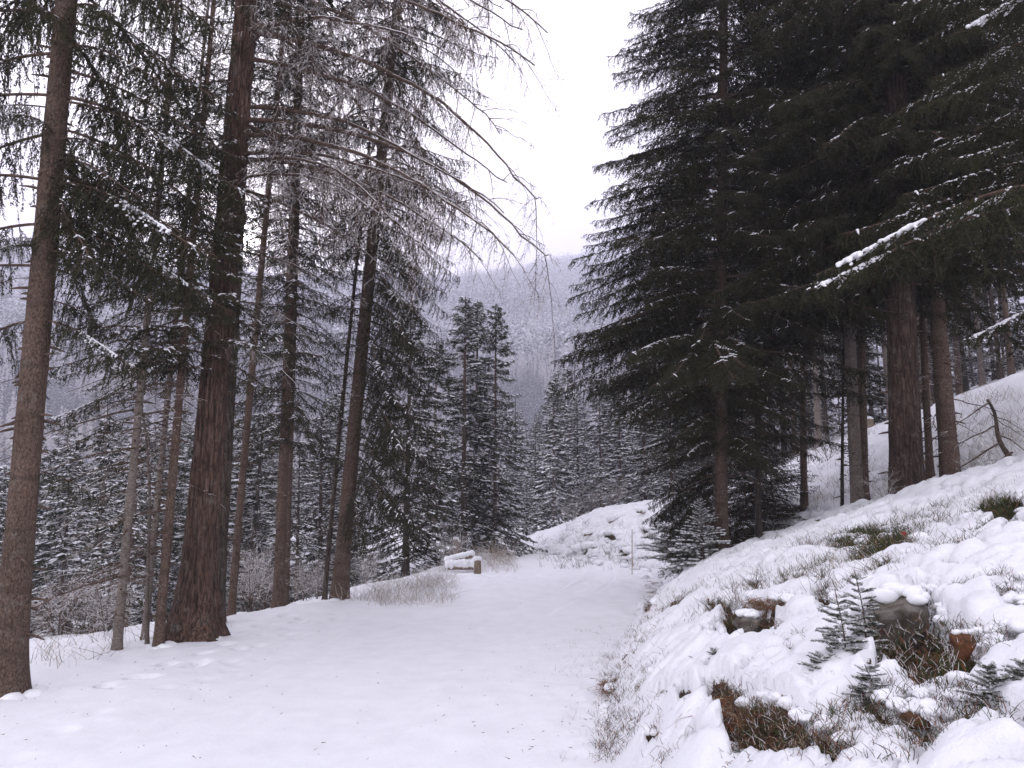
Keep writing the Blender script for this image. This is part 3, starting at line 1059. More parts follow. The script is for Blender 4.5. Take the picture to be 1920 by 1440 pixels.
def trunk_mesh(seed, h, r0, r1, m, sides=20, rings=90, flare=0.35, lean=(0, 0), ridged=0.0, knots=True, below=0.6, rel=None, bend=0.0, top=None):
    rs = np.random.default_rng(seed)
    t = np.linspace(0, 1, rings)
    z = -below + (h + below) * (t ** 1.25)
    f = np.clip(z / h, 0, 1)
    P = np.stack([lean[0] * f ** 1.15 + bend * np.sin(f * 5 + seed), lean[1] * f + bend * np.cos(f * 4 + seed), z], 1)
    r = r1 + (r0 - r1) * (1 - f) ** 0.9
    r = r * (1 + flare * np.exp(-np.clip(z, 0, None) / (r0 * 2.2)) + 0.25 * flare * np.exp(-np.clip(z, 0, None) / (r0 * 7)))
    th = np.linspace(0, 2 * np.pi, sides, endpoint=False)
    TH, Z = np.meshgrid(th, z)
    RR = np.repeat(r[:, None], sides, 1)
    n1 = vnoise(np.cos(TH) * 1.6, np.sin(TH) * 1.6, Z * 1.1, s=seed)
    RR = RR * (1 + 0.05 * n1)
    if ridged:
        nf = 1 - np.abs(vnoise(np.cos(TH) * 5.2 + 0.3 * Z, np.sin(TH) * 5.2, Z * 1.6, s=seed + 5))
        nf2 = 1 - np.abs(vnoise(np.cos(TH) * 10, np.sin(TH) * 10, Z * 3.5, s=seed + 6))
        RR = RR + ridged * (nf - 0.6) + ridged * 0.5 * (nf2 - 0.6)
        lobes = np.exp(-np.clip(Z, 0, None) / 0.5) * 0.22 * np.sin(TH * 5 + seed) * r0
        RR = RR + lobes
    else:
        RR = RR + 0.006 * fbm(np.cos(TH) * 4, np.sin(TH) * 4, Z * 6, o=2, s=seed)
        RR = RR + 0.010 * np.exp(-(((Z + seed * 0.13) % 0.62 - 0.31) / 0.035) ** 2) * (0.5 + 0.5 * vnoise(np.cos(TH) * 2, np.sin(TH) * 2, np.floor(Z / 0.62) * 3.3, s=seed))
    V = np.stack([P[:, 0:1] + RR * np.cos(TH), P[:, 1:2] + RR * np.sin(TH), Z], -1)
    A = Acc()
    i, j = np.meshgrid(np.arange(rings - 1), np.arange(sides), indexing='ij')
    k = (j + 1) % sides
    A.quads(V.reshape(-1, 3), np.stack([i * sides + j, i * sides + k, (i + 1) * sides + k, (i + 1) * sides + j], -1).reshape(-1, 4), 0)
    ring = V[-1]
    A.tris(np.concatenate([ring, ring.mean(0, keepdims=True)]), np.stack([np.arange(sides), (np.arange(sides) + 1) % sides, np.full(sides, sides)], -1), 0)
    if knots:
        nk = int(h * 16)
        for q in range(nk):
            zz = rs.uniform(0.4, h * 0.95)
            a = rs.uniform(0, 2 * np.pi)
            ff = zz / h
            rr = np.interp(zz, z, r)
            c = np.array([lean[0] * ff ** 1.15 + bend * np.sin(ff * 5 + seed), lean[1] * ff + bend * np.cos(ff * 4 + seed), zz])
            d = np.array([np.cos(a), np.sin(a), rs.uniform(-0.3, 0.1)])
            ln = rs.choice([0.02, 0.03, 0.06, 0.16]) + 0.4 * r0 * 0.1
            A.tube(np.array([c + d * rr * 0.8, c + d * (rr + ln * 0.5), c + d * (rr + ln) + np.array([0, 0, -0.01])]), np.array([0.017, 0.013, 0.005]) * (0.7 + 2.4 * r0), 5, 1)
    me = A.mesh('trunk', [m, M['twig']])
    return me, P, r


class Tree:
    """a near tree: trunk, each bough an object of its own, and the crown above the picture as one mass"""

    def __init__(self, name, label, cat, px, py, Y, seed, h, dia, m, px_top=None, py_top=0, group=None, ground=None, **kw):
        b = at(px, py, Y)
        if ground is None:
            b[2] = H(b[0], b[1]) - 0.02
        self.base = b
        lean = (0, 0)
        if px_top is not None:
            e = at(px_top, py_top, Y)
            hh = e[2] - b[2]
            lean = ((e[0] - b[0]) * (h / hh), 0)
        self.lean = lean
        self.h = h
        self.bend = kw.get('bend', 0.0)
        self.seed = seed
        self.rs = np.random.default_rng(seed)
        self.root = thing(name, label, cat, tuple(b), group)
        me, self.P, self.r = trunk_mesh(seed, h, dia / 2, kw.pop('r1', dia * 0.12), m, lean=lean, **kw)
        link('trunk', me, self.root)
        C = Acc()
        rr = dia / 2 * 1.5
        for k in range(14):
            a = k * 0.449 + self.rs.normal(0, 0.1)
            q = self.rs.uniform(0.035, 0.08) + 0.10 * dia
            gx, gy = b[0] + math.cos(a) * (rr + 0.05), b[1] + math.sin(a) * (rr + 0.05)
            C.blob((gx - b[0], gy - b[1], float(H(gx, gy)) - b[2] - 0.03), (q * 1.3, q * 1.3, q * self.rs.uniform(0.5, 0.9)), 0, int(self.rs.integers(999)), sub=2)
        link('snow_collar', C.mesh('snow_collar', [M['snow']]), self.root)

    def centre(self, z):
        return np.array([np.interp(z, self.P[:, 2], self.P[:, k]) for k in range(3)])

    def z_at(self, py, Y=None):
        """height above the base where the trunk crosses a row of the photograph"""
        return float(at(960, py, Y or self.base[1])[2] - self.base[2])

    def bough(self, me, z, az, scl=1.0, pitch=0.0, roll=0.0, name='bough', label=None):
        c = self.centre(z)
        rot = Euler((roll, pitch, az), 'XYZ')
        return link(name, me, self.root, tuple(c), rot, scl, label=label)

    def fill(self, meshes, z0, z1, step, L, az=None, pitch=(-0.1, 0.15), k=3, name='bough', jitter=0.15, prof=None):
        """whorls of boughs between two heights; L is a function of height giving the scale"""
        rs = self.rs
        z = z0
        while z < z1:
            a0 = rs.uniform(0, 6.28)
            for q in range(k):
                a = a0 + q * 2 * np.pi / k + rs.normal(0, 0.35)
                if az is not None:
                    a = rs.uniform(*az)
                zz = z + rs.normal(0, step * jitter)
                s = L(zz, a) * rs.uniform(0.7, 1.15)
                if s <= 0.12:
                    continue
                self.bough(meshes[rs.integers(len(meshes))], zz, a, s, rs.uniform(*pitch), rs.normal(0, 0.12), name)
            z += step * rs.uniform(0.8, 1.2)


# ------------------------------------------------------------------ bough stock (shared meshes)
HANG = [spruce_branch(100 + i, 2.4, 0.34, 1.35, 0.97, frost=0.14, snow=0.07, lat=0.60, step=0.045, need=0.036, width=0.013) for i in range(4)]          # pendulous, dark
DARK = [spruce_branch(120 + i, 2.8, 0.28, 0.65, 1.0, frost=0.0, snow=0.10, lat=0.66, step=0.045, width=0.014) for i in range(4)]           # broad, dark
TIPS = [spruce_branch(130 + i, 2.8, 0.22, 0.65, 1.0, frost=0.22, snow=0.30, lat=0.62, step=0.047, width=0.013) for i in range(3)]           # the same with rime and snow
GREY = [spruce_branch(140 + i, 2.2, 0.38, 1.1, 0.85, frost=0.66, snow=0.12, lat=0.52, step=0.048, width=0.011) for i in range(4)]           # frosted, hanging
SHRT = [spruce_branch(150 + i, 1.4, 0.25, 0.60, 1.0, frost=0.28, snow=0.13, lat=0.34, start=0.08) for i in range(4)]
OLIV = [spruce_branch(160 + i, 1.9, 0.42, 0.75, 0.8, frost=0.38, snow=0.55, lat=0.36, start=0.35) for i in range(3)]
LARCH = [larch_branch(200 + i, 4.2, 0.18 + 0.05 * i, 0.8, 0.72, 0.28) for i in range(4)]
LARCHD = [larch_branch(210 + i, 4.4, 0.30, 0.40, 0.75, 0.75) for i in range(2)]
PADB = [spruce_branch(170, 2.4, 0.34, 1.35, 0.97, frost=0.2, snow=0.1, lat=0.60, step=0.045, need=0.036, width=0.013, pad=(0.45, 0.75, 0.021)),
        spruce_branch(171, 2.8, 0.22, 0.65, 1.0, frost=0.2, snow=0.2, lat=0.62, step=0.047, width=0.013, pad=(0.64, 0.92, 0.034)),
        spruce_branch(172, 2.8, 0.25, 0.65, 1.0, frost=0.2, snow=0.2, lat=0.62, step=0.047, width=0.013, pad=(0.74, 0.95, 0.026))]
PADM = [PADS[170], PADS[171], PADS[172]]
DEAD = [dead_branch(220 + i, 1.0, 0.15 + 0.1 * i, 0.5) for i in range(4)]
# ------------------------------------------------------------------ near trees, left side
PI = math.pi


def top_crown(tree, seed, z0, r, snow=0.2, bare=False):
    hh = tree.h - z0
    if hh < 1:
        return
    me = crown_mid(seed, hh, r, 0.0, snow, 0.55, 0.6, 0.6, 0.1)
    c = tree.centre(z0)
    link('crown', me, tree.root, tuple(c))


# big spruce at the left edge
A_ = Tree('spruce_tree', 'big brown-barked spruce at the left edge, bare low down, dark hanging boughs above', 'spruce tree', 12, 1288, 8.0, 11, 19, 0.27, M['bark_red'], 122, 0, sides=32, rings=160, r1=0.05, flare=0.6)
zz = A_.z_at
for i, (py, px_dir, L, mesh) in enumerate([
        (560, 0.15, 0.55, 0), (470, -0.25, 0.75, 1), (400, 0.35, 0.85, 2), (330, 0.0, 1.0, 3), (300, -0.5, 0.8, 0), (240, 0.3, 1.0, 1), (190, -0.15, 0.95, 2),
        (130, 0.2, 1.05, 3), (90, -0.4, 0.9, 0), (40, 0.1, 1.0, 1), (0, 0.5, 0.95, 2), (-50, -0.2, 1.0, 3), (-100, 0.2, 1.0, 0), (20, -0.7, 0.8, 2)]):
    A_.bough(HANG[mesh], zz(py), px_dir, L * 0.82, 0.30, 0.0)
for i, (py, a, L) in enumerate([(600, 2.8, 0.7), (500, 3.4, 0.8), (420, 3.0, 0.85), (340, 3.6, 0.9), (250, 2.9, 0.9), (180, 3.3, 0.9), (100, 3.0, 0.95), (30, 3.4, 0.95), (-40, 2.8, 1.0),
                                (450, 1.7, 0.8), (300, 1.4, 0.9), (200, 2.0, 0.9), (60, 1.6, 1.0), (-30, 1.2, 1.0), (250, -1.5, 0.5), (70, -1.2, 0.55), (-60, -1.9, 0.9), (455, -1.9, 0.28)]):
    A_.bough(HANG[i % 4], zz(py), a, L, 0.15, 0.0)
A_.bough(HANG[1], zz(880), 0.3, 0.36, 0.25)
for py, a in ((520, 3.1), (600, 3.0), (705, 3.2), (760, 2.9), (700, 0.0), (850, 3.3), (640, 0.2), (570, 2.7), (790, 0.4), (950, 3.0)):
    A_.bough(DEAD[int(py) % 4], zz(py), a, A_.rs.uniform(0.25, 0.5), 0.0, 0.0, 'dead_branch')
A_.fill(HANG, zz(-80), 12.5, 0.45, lambda z, a: 1.0, k=4)
top_crown(A_, 1, 12.0, 1.9)
for py, a, L in ((345, -0.35, 0.95), (405, 0.25, 0.85), (455, -1.9, 0.30), (205, -2.3, 0.5), (180, 0.15, 1.0), (600, -0.2, 0.55)):
    A_.bough(PADB[0], zz(py), a, L, 0.30, 0)
    A_.bough(PADM[0], zz(py), a, L, 0.30, 0, 'snow_pad')['kind'] = 'stuff'
for i in range(9):
    A_.bough(HANG[i % 4], zz(430 - i * 21), A_.rs.uniform(-0.8, 0.8), A_.rs.uniform(0.45, 0.8), A_.rs.uniform(0.2, 0.5), 0)

# the big larch
L_ = Tree('larch_tree', 'tallest thick larch with furrowed red-brown bark on the left road edge, bare frosted limbs above', 'larch tree', 362, 1203, 11.5, 12, 27, 0.385, M['bark_larch'], 468, 0, sides=96, rings=330, r1=0.10, ridged=0.035, flare=1.15, knots=False)
zl = L_.z_at
for i, (py, a, L, me) in enumerate([
        (265, 3.05, 0.45, DEAD[0]), (290, -0.25, 0.95, LARCH[0]), (200, -0.15, 1.05, LARCH[1]), (340, -0.5, 0.7, LARCH[2]), (110, 0.1, 1.05, LARCH[3]), (60, -0.5, 1.0, LARCH[0]),
        (-20, -0.2, 1.1, LARCHD[0]), (-60, -0.45, 1.0, LARCHD[1]), (255, -0.3, 1.12, LARCHD[0]), (225, -0.05, 1.18, LARCHD[1]), (300, -0.15, 0.95, LARCHD[0]), (60, 0.0, 1.2, LARCHD[1]), (310, -0.55, 0.8, LARCHD[1]), (150, 3.2, 0.5, LARCH[2]), (370, 3.0, 0.28, LARCH[1]), (470, 0.1, 0.5, LARCH[3]), (560, 2.9, 0.25, LARCH[0]),
        (440, -2.3, 0.4, LARCH[1]), (350, 0.7, 0.8, LARCH[2]), (230, 0.6, 0.9, LARCH[3]), (30, 0.8, 1.0, LARCH[1]), (0, 3.5, 0.7, LARCH[0]), (-90, 2.8, 0.9, LARCH[2]), (-40, 0.4, 1.1, LARCH[0]),
        (100, -0.9, 0.8, LARCH[1]), (560, 0.2, 0.35, LARCH[2]), (640, -0.4, 0.4, LARCH[3]), (680, 2.7, 0.3, LARCH[1]), (-120, -0.1, 1.1, LARCH[3]), (-160, 0.2, 1.1, LARCH[1]), (-130, -0.6, 1.1, LARCH[2]), (-170, 0.0, 1.15, LARCHD[0])]):
    L_.bough(me, zl(py), a, L, 0.14 + 0.05 * (i % 3), 0.0, 'limb' if me.name.startswith('larch') else 'dead_branch')
for py, a, L in ((265, 3.1, 1.25), (355, 3.0, 0.6), (575, 0.0, 0.7)):
    L_.bough(DEAD[1], zl(py), a, L, -0.1, 0, 'dead_branch')
L_.fill(LARCH, zl(-200), 20, 0.55, lambda z, a: 1.0, k=4, name='limb')
# low green spruce foliage wrapping the larch around the middle belongs to a young spruce growing against it
Y1 = Tree('spruce_tree', 'slim reddish spruce just left of the big larch, snow-topped olive boughs drooping left', 'spruce tree', 296, 1228, 10.9, 13, 9.5, 0.125, M['bark_red'], 348, 620, sides=16, rings=70, r1=0.03)
zy = Y1.z_at
for i, (py, a, L) in enumerate([(770, 3.3, 1.0), (690, 3.0, 1.05), (720, 3.7, 0.95), (640, 3.4, 0.95), (600, 2.9, 0.9), (560, 3.3, 0.8), (660, 2.5, 0.9), (820, 2.9, 0.7), (880, 3.5, 0.6), (950, 3.2, 0.6), (530, 3.8, 0.6)]):
    Y1.bough(OLIV[i % 3], zy(py), a, L, 0.18)
Y1.fill(SHRT, zy(690), 7.2, 0.24, lambda z, a: 0.85 * (1 - (z - 4) / 5.2) + 0.35, k=5)
Y1.fill(SHRT, 7.0, 9.3, 0.2, lambda z, a: max(0.15, 0.55 * (9.6 - z) / 2.6), k=4)
for i in range(14):
    Y1.bough(DEAD[i % 4], zy(1050 - i * 26), Y1.rs.uniform(0, 6.28), Y1.rs.uniform(0.3, 0.8), 0.1, 0, 'dead_branch')


def pole(label, px, py, Y, pxt, pyt, dia, h, m, seed, dead=10, group=None, name='spruce_tree', cat='spruce tree', topcrown=True, **kw):
    t = Tree(name, label, cat, px, py, Y, seed, h, dia, m, pxt, pyt, group=group, sides=16, rings=70, r1=dia * 0.2, **kw)
    for i in range(dead):
        z = t.rs.uniform(1.0, min(h, t.z_at(0)))
        t.bough(DEAD[i % 4], z, t.rs.uniform(0, 6.28), t.rs.uniform(0.25, 0.8), 0.1, 0, 'dead_branch')
    return t


P1 = pole('pale grey smooth pole trunk standing alone between the big left spruce and the larch group', 217, 1243, 10.6, 278, 590, 0.115, 10.5, M['bark_grey'], 21, 16)
P1.fill(SHRT, P1.z_at(430), 10.2, 0.3, lambda z, a: 0.7 * (1 - (z - 5) / 6.5) + 0.2, k=4)
P2 = pole('pale grey pole trunk close behind the slim reddish spruce', 268, 1236, 11.6, 322, 690, 0.095, 10, M['bark_grey'], 22, 12)
P2.fill(SHRT, P2.z_at(560), 9.6, 0.3, lambda z, a: 0.75 * (1 - (z - 4.5) / 6.5) + 0.2, k=4)
LDEAD = [dead_branch(240 + i, 1.6, 0.25 + 0.08 * i, 0.85) for i in range(4)]
for t_, n_ in ((P1, 22), (P2, 18), (Y1, 16)):
    for i in range(n_):
        t_.bough(LDEAD[i % 4], t_.rs.uniform(0.8, 5.2), PI + t_.rs.normal(0, 0.9), t_.rs.uniform(0.4, 0.95), 0.05, 0, 'dead_branch')
P3 = pole('thin white frosted bare stem bent over beside the slim reddish spruce', 283, 1226, 11.0, 268, 890, 0.055, 3.4, M['bark_grey'], 23, 8, name='dead_sapling', cat='sapling', bend=0.05, knots=False)
P4 = pole('dark mossy rough-barked trunk directly behind the big larch', 405, 1198, 13.0, 436, 640, 0.2, 19, M['bark_dark'], 24, 22, ridged=0.012)
P4.fill(SHRT, P4.z_at(300), P4.z_at(-80), 0.3, lambda z, a: 0.9, k=4)
top_crown(P4, 4, P4.z_at(-60), 1.8)
P5 = pole('slender tan-barked leaning spruce second to the right of the larch', 432, 1178, 13.8, 512, 300, 0.13, 17, M['bark_red'], 25, 16)
P5.fill(GREY, P5.z_at(330), P5.z_at(-60), 0.45, lambda z, a: 0.5, k=3)
top_crown(P5, 5, P5.z_at(-60), 1.4)
P6 = Tree('spruce_tree', 'straight brown spruce midway between larch and leaning red spruce, short layered dark boughs', 'spruce tree', 521, 1150, 15.0, 26, 21, 0.20, M['bark_red'], 556, 200, sides=24, rings=110, r1=0.04)
P6.fill(SHRT, P6.z_at(830), P6.z_at(-90), 0.26, lambda z, a: 1.0 if z < 9 else 1.05, k=5, pitch=(0.0, 0.3))
for py in (560, 480, 420, 300, 200, 120):
    P6.bough(GREY[py % 4], P6.z_at(py), P6.rs.uniform(-0.6, 0.5), 0.75, 0.1)
for i in range(16):
    P6.bough(DEAD[i % 4], P6.z_at(1080 - 22 * i), P6.rs.uniform(0, 6.28), P6.rs.uniform(0.3, 0.7), 0.1, 0, 'dead_branch')
top_crown(P6, 6, P6.z_at(-80), 1.8)
P7 = pole('thin brown pole trunk just behind the straight brown spruce', 536, 1135, 17.0, 560, 300, 0.11, 14, M['bark_red'], 27, 12)
P7.fill(SHRT, P7.z_at(700), 13, 0.4, lambda z, a: 0.6, k=4)
P8 = pole('dark thin pole trunk just left of the leaning red spruce', 608, 1138, 16.5, 645, 760, 0.10, 11, M['bark_dark'], 28, 14)

# leaning red spruce with grey hanging foliage, right end of the left group
E_ = Tree('spruce_tree', 'leaning red-barked spruce ending the left group, dense frosted boughs on its right', 'spruce tree', 636, 1140, 15.5, 31, 21, 0.29, M['bark_red'], 742, 100, sides=32, rings=150, r1=0.05)
ze = E_.z_at
for i in range(46):
    py = 960 - i * 12
    a = [0.0, -0.5, 0.4, -0.9, 0.9][i % 5] + E_.rs.normal(0, 0.2)
    s = np.interp(py, [380, 480, 600, 720, 850, 960], [0.75, 0.85, 0.95, 0.98, 0.9, 0.7]) * E_.rs.uniform(0.75, 1.1)
    E_.bough((GREY + SHRT[:1])[i % 5] if i % 3 else HANG[i % 4], ze(py), a, s, 0.42, 0)
E_.fill(GREY, ze(700), ze(380), 0.40, lambda z, a: 0.50, az=(2.2, 4.2), k=2)
E_.fill(GREY, ze(430), ze(-90), 0.31, lambda z, a: 0.95, k=5, pitch=(0.15, 0.45))
E_.fill(GREY, ze(700), ze(430), 0.3, lambda z, a: 0.7, az=(-0.9, 0.6), k=1, pitch=(0.3, 0.5))
for i in range(14):
    E_.bough(DEAD[i % 4], ze(1060 - 30 * i), E_.rs.uniform(0, 6.28), E_.rs.uniform(0.4, 1.0), 0.1, 0, 'dead_branch')
top_crown(E_, 7, ze(-80), 2.1)

# ------------------------------------------------------------------ near trees, right side
R1 = Tree('spruce_tree', 'brown-trunked spruce right of the road bend, broad dark crown overhanging the road', 'spruce tree', 1353, 1034, 15.0, 41, 20, 0.24, M['bark_red'], 1362, 0, sides=24, rings=110, r1=0.04)
z1 = R1.z_at


def prof1(z, a):
    py = np.interp(z, [z1(1000), z1(900), z1(780), z1(660), z1(500), z1(300), z1(100), z1(-100)], [0, 1, 2, 3, 4, 5, 6, 7])
    s = np.interp(py, range(8), [0.40, 0.52, 0.60, 1.12, 1.06, 0.90, 0.78, 0.70])
    return s


R1.fill(DARK, z1(840), z1(-110), 0.30, prof1, k=5, pitch=(0.05, 0.30))
for i, (py, s) in enumerate(((668, 1.14), (640, 1.05), (530, 1.08), (505, 0.95), (420, 0.9), (330, 0.92), (290, 0.8), (160, 0.82), (120, 0.72), (60, 0.74), (10, 0.62), (590, 1.0), (460, 0.95), (390, 0.9), (230, 0.82), (720, 0.9))):
    R1.bough(TIPS[i % 3], z1(py) + 0.35, PI + [0.0, 0.25, -0.25, 0.1][i % 4], s, 0.05)
top_crown(R1, 8, z1(-100), 2.2)
for i in range(10):
    R1.bough(DEAD[i % 4], z1(980 - 16 * i), R1.rs.uniform(0, 6.28), R1.rs.uniform(0.4, 1.1), 0.1, 0, 'dead_branch')
for py, s, a in ((520, 1.04, 0.02), (645, 1.08, -0.1), (75, 0.72, 0.05), (310, 0.92, 0.1), (250, 0.82, -0.1), (140, 0.8, 0.1), (850, 0.6, 0.1)):
    R1.bough(PADB[2], z1(py) + 0.3, PI + a, s, 0.05)
    R1.bough(PADM[2], z1(py) + 0.3, PI + a, s, 0.05, 0, 'snow_pad')['kind'] = 'stuff'
R1.fill(DARK, z1(1000), z1(850), 0.17, lambda z, a: 0.55, az=(PI / 2, PI - 0.05), k=3, pitch=(0.2, 0.5))
R1.fill(TIPS, z1(830), z1(-60), 0.26, lambda z, a: prof1(z, a) * 0.93, az=(PI - 0.9, PI + 0.9), k=2, pitch=(0.0, 0.25))

R2 = pole('thin dark trunk just right of the overhanging spruce', 1421, 1012, 16.0, 1424, 300, 0.13, 15, M['bark_dark'], 42, 12)
R2.fill(DARK, R2.z_at(820), R2.z_at(-60), 0.42, lambda z, a: 0.62, k=4)
R3 = pole('thin tan trunk at the middle of the bank edge left of the paired trunks', 1510, 985, 18.0, 1508, 400, 0.15, 15, M['bark_red'], 43, 14)
R3.fill(DARK, R3.z_at(640), R3.z_at(-60), 0.42, lambda z, a: 0.7, k=4)
R4 = pole('slender dark stick-like trunk left of the paired grey trunks', 1579, 968, 16.0, 1582, 780, 0.07, 5.0, M['bark_dark'], 44, 10)
R5 = pole('pale grey trunk, left one of the pair behind the bank', 1608, 958, 15.0, 1590, 500, 0.23, 17, M['bark_grey'], 45, 10)
R5.fill(DARK, R5.z_at(600), R5.z_at(-60), 0.34, lambda z, a: 0.9, k=4)
top_crown(R5, 9, R5.z_at(-60), 2.0)
R6 = pole('brown trunk, right one of the pair behind the bank', 1622, 950, 16.0, 1618, 500, 0.17, 17, M['bark_red'], 46, 8)
R6.fill(DARK, R6.z_at(560), R6.z_at(-60), 0.45, lambda z, a: 0.8, k=4)
R7 = Tree('spruce_tree', 'thickest dark brown trunk on the right, standing on the bank crest', 'spruce tree', 1700, 934, 13.5, 47, 23, 0.50, M['bark_oldred'], 1688, 300, sides=48, rings=180, r1=0.07, ridged=0.015, flare=0.3)
R7.fill(DARK, R7.z_at(520), R7.z_at(-130), 0.34, lambda z, a: 1.1, k=4, pitch=(0.1, 0.35))
top_crown(R7, 10, R7.z_at(-100), 2.8)
R8 = pole('slim trunk tucked right behind the thickest dark trunk', 1746, 912, 15.5, 1728, 500, 0.14, 15, M['bark_red'], 48, 10)
R8.fill(DARK, R8.z_at(430), R8.z_at(-60), 0.42, lambda z, a: 0.7, k=4)
R9 = Tree('spruce_tree', 'reddish trunk right of the thickest dark trunk, leaning slightly left', 'spruce tree', 1783, 902, 14.0, 49, 21, 0.30, M['bark_red'], 1745, 400, sides=28, rings=130, r1=0.05)
R9.fill(DARK, R9.z_at(500), R9.z_at(-130), 0.32, lambda z, a: 1.05, k=5, pitch=(0.05, 0.3))
for i in range(12):
    R9.bough(DEAD[i % 4], R9.z_at(860 - 24 * i), R9.rs.uniform(0, 6.28), R9.rs.uniform(0.5, 1.1), 0.1, 0, 'dead_branch')
top_crown(R9, 11, R9.z_at(-100), 2.4)

# spruce standing just outside the picture on the right, its snowy boughs reach in
N_ = Tree('spruce_tree', 'near spruce whose snow-laden boughs reach in from the right edge above the bank', 'spruce tree', 2190, 1000, 8.0, 51, 17, 0.34, M['bark_red'], 2120, 0, sides=24, rings=110, r1=0.04)
zn = N_.z_at
for i, (py, a, s) in enumerate([(330, 3.10, 1.15), (300, 3.25, 1.0), (360, 2.95, 0.95), (250, 3.3, 0.8), (200, 3.1, 0.75), (120, 3.2, 0.8), (60, 3.0, 0.75), (0, 3.3, 0.72), (-60, 3.1, 0.75), (160, 2.7, 0.9), (30, 2.6, 0.9),
                                (280, 2.5, 0.9), (-100, 2.8, 0.9), (-20, 3.5, 0.7), (230, 3.6, 0.7)]):
    N_.bough(TIPS[i % 3] if i % 2 else TIPS[(i + 1) % 3], zn(py), a, s, 0.12, 0)
for py, a, s in ((330, 3.10, 0.0),):
    pass
N_.fill(TIPS, zn(-60), 9.0, 0.5, lambda z, a: 0.85, k=4)
top_crown(N_, 12, 8.8, 2.2)
# heavy snow cushions on the lowest boughs
for px, py, Yp, s, az, pad in ((1640, 455, 7.4, 1.05, 3.12, 1), (1800, 405, 7.8, 0.95, 2.98, 1), (1870, 15, 7.6, 0.9, 3.1, 1), (1575, 490, 7.3, 1.05, 3.3, 2), (1850, 600, 8.2, 0.8, 3.0, 2)):
    src, ts = PADB[pad], (0.8 if pad == 1 else 0.88)
    p = at(px, py, Yp)
    # the bough's root: back along its own direction from the cushion, down-sloping
    pit = 0.22
    root = p - N_.base - np.array([math.cos(az) * math.cos(pit), math.sin(az) * math.cos(pit), -math.sin(pit)]) * 2.8 * s * ts + np.array([0, 0, 0.10 * s])
    for me, nm in ((src, 'bough'), (PADM[pad], 'snow_pad')):
        link(nm, me, N_.root, tuple(root), (0, pit, az), s, kind='stuff' if nm == 'snow_pad' else None)


# young spruces by the foot of the overhanging spruce
def young(label, px, py, Y, h, r, seed, snow=0.3, group=None, frost=0.2, mi=None):
    if h < 0:      # height and reach given in photograph pixels
        h, r = -h * Y / FPX, r * Y / FPX
    b = at(px, py, Y)
    b[2] = H(b[0], b[1]) - 0.03
    root = thing('young_spruce', label, 'young spruce', tuple(b), group)
    A = Acc()
    t = np.linspace(0, 1, 8)
    A.tube(np.stack([0.02 * np.sin(t * 4), 0 * t, t * h], 1), 0.008 * h * (1 - 0.9 * t) + 0.0015, 6, 0)
    link('stem', A.mesh('stem', [M['twig']]), root)
    rs = np.random.default_rng(seed)
    n = int(10 + h * (7 if h < 1 else 12))
    tiny = [TWIGS, TWIGT][h < 0.6]
    for i in range(n):
        z = h * (0.06 + 0.9 * i / n)
        for q in range(4 if h < 1 else 5):
            s = (r * (1 - z / h) + 0.05) * rs.uniform(0.75, 1.2)
            rel = z / h
            link('bough', tiny[rs.integers(len(tiny))] if h < 2 else SHRT[rs.integers(4)], root, (0, 0, z), (0, rs.uniform(-0.15, 0.15) - 0.5 * rel, rs.uniform(0, 6.28)), s / (0.5 if h < 2 else 1.4))
    return root


def twig_branch(seed, L=0.5, frost=0.4, nl=0.017, nw=0.0034, nd=0.0028):
    """bough of a knee-high spruce"""
    rs = np.random.default_rng(seed)
    A = Acc()
    t = np.linspace(0, 1, 8)
    ax = np.stack([t * L, 0 * t, L * (0.15 * t - 0.2 * t ** 2)], 1)
    A.tube(ax, 0.004 * (1 - 0.7 * t) + 0.001, 4, BARK, cap=False)
    segO, segE = [ax[:-1]], [ax[1:]]
    for k in range(9):
        u = 0.15 + 0.8 * k / 9
        o = np.array([np.interp(u, t, ax[:, c]) for c in range(3)])
        for sg in (-1, 1):
            l = L * 0.42 * (1.1 - u) * rs.uniform(0.7, 1.2)
            d = unit(np.array([0.75, sg * 0.7, rs.uniform(-0.2, 0.1)]))
            segO.append(o[None])
            segE.append((o + d * l)[None])
    segO, segE = np.concatenate(segO), np.concatenate(segE)
    sl = np.linalg.norm(segE - segO, axis=1)
    cn = np.maximum((sl / nd).astype(int), 2)
    ii = np.repeat(np.arange(len(segO)), cn)
    q = rs.random(len(ii))[:, None]
    C = segO[ii] * (1 - q) + segE[ii] * q
    D = unit(segE - segO)[ii]
    rd = unit(np.cross(D, rs.normal(size=D.shape)))
    ND = unit(D * 0.7 + rd * 0.8 + np.array([0, 0, 0.15]))
    m = np.full(len(ii), NEED)
    m[ND[:, 2] + rs.normal(0, 0.2, len(ii)) > 0.75 - 0.8 * frost] = FROST
    A.spikes(C, ND, nl, nw, m, rs)
    for k in range(8):
        o = segO[rs.integers(len(segO))]
        A.blob(o + [0, 0, 0.012], (0.035, 0.022, 0.014), SNOW, k, sub=1)
    return A.mesh('small_bough', NMATS)


TWIGS = [twig_branch(300 + i, 0.5, 0.5) for i in range(4)]
TWIGT = [twig_branch(310 + i, 0.5, 0.9, 0.042, 0.011, 0.0050) for i in range(4)]

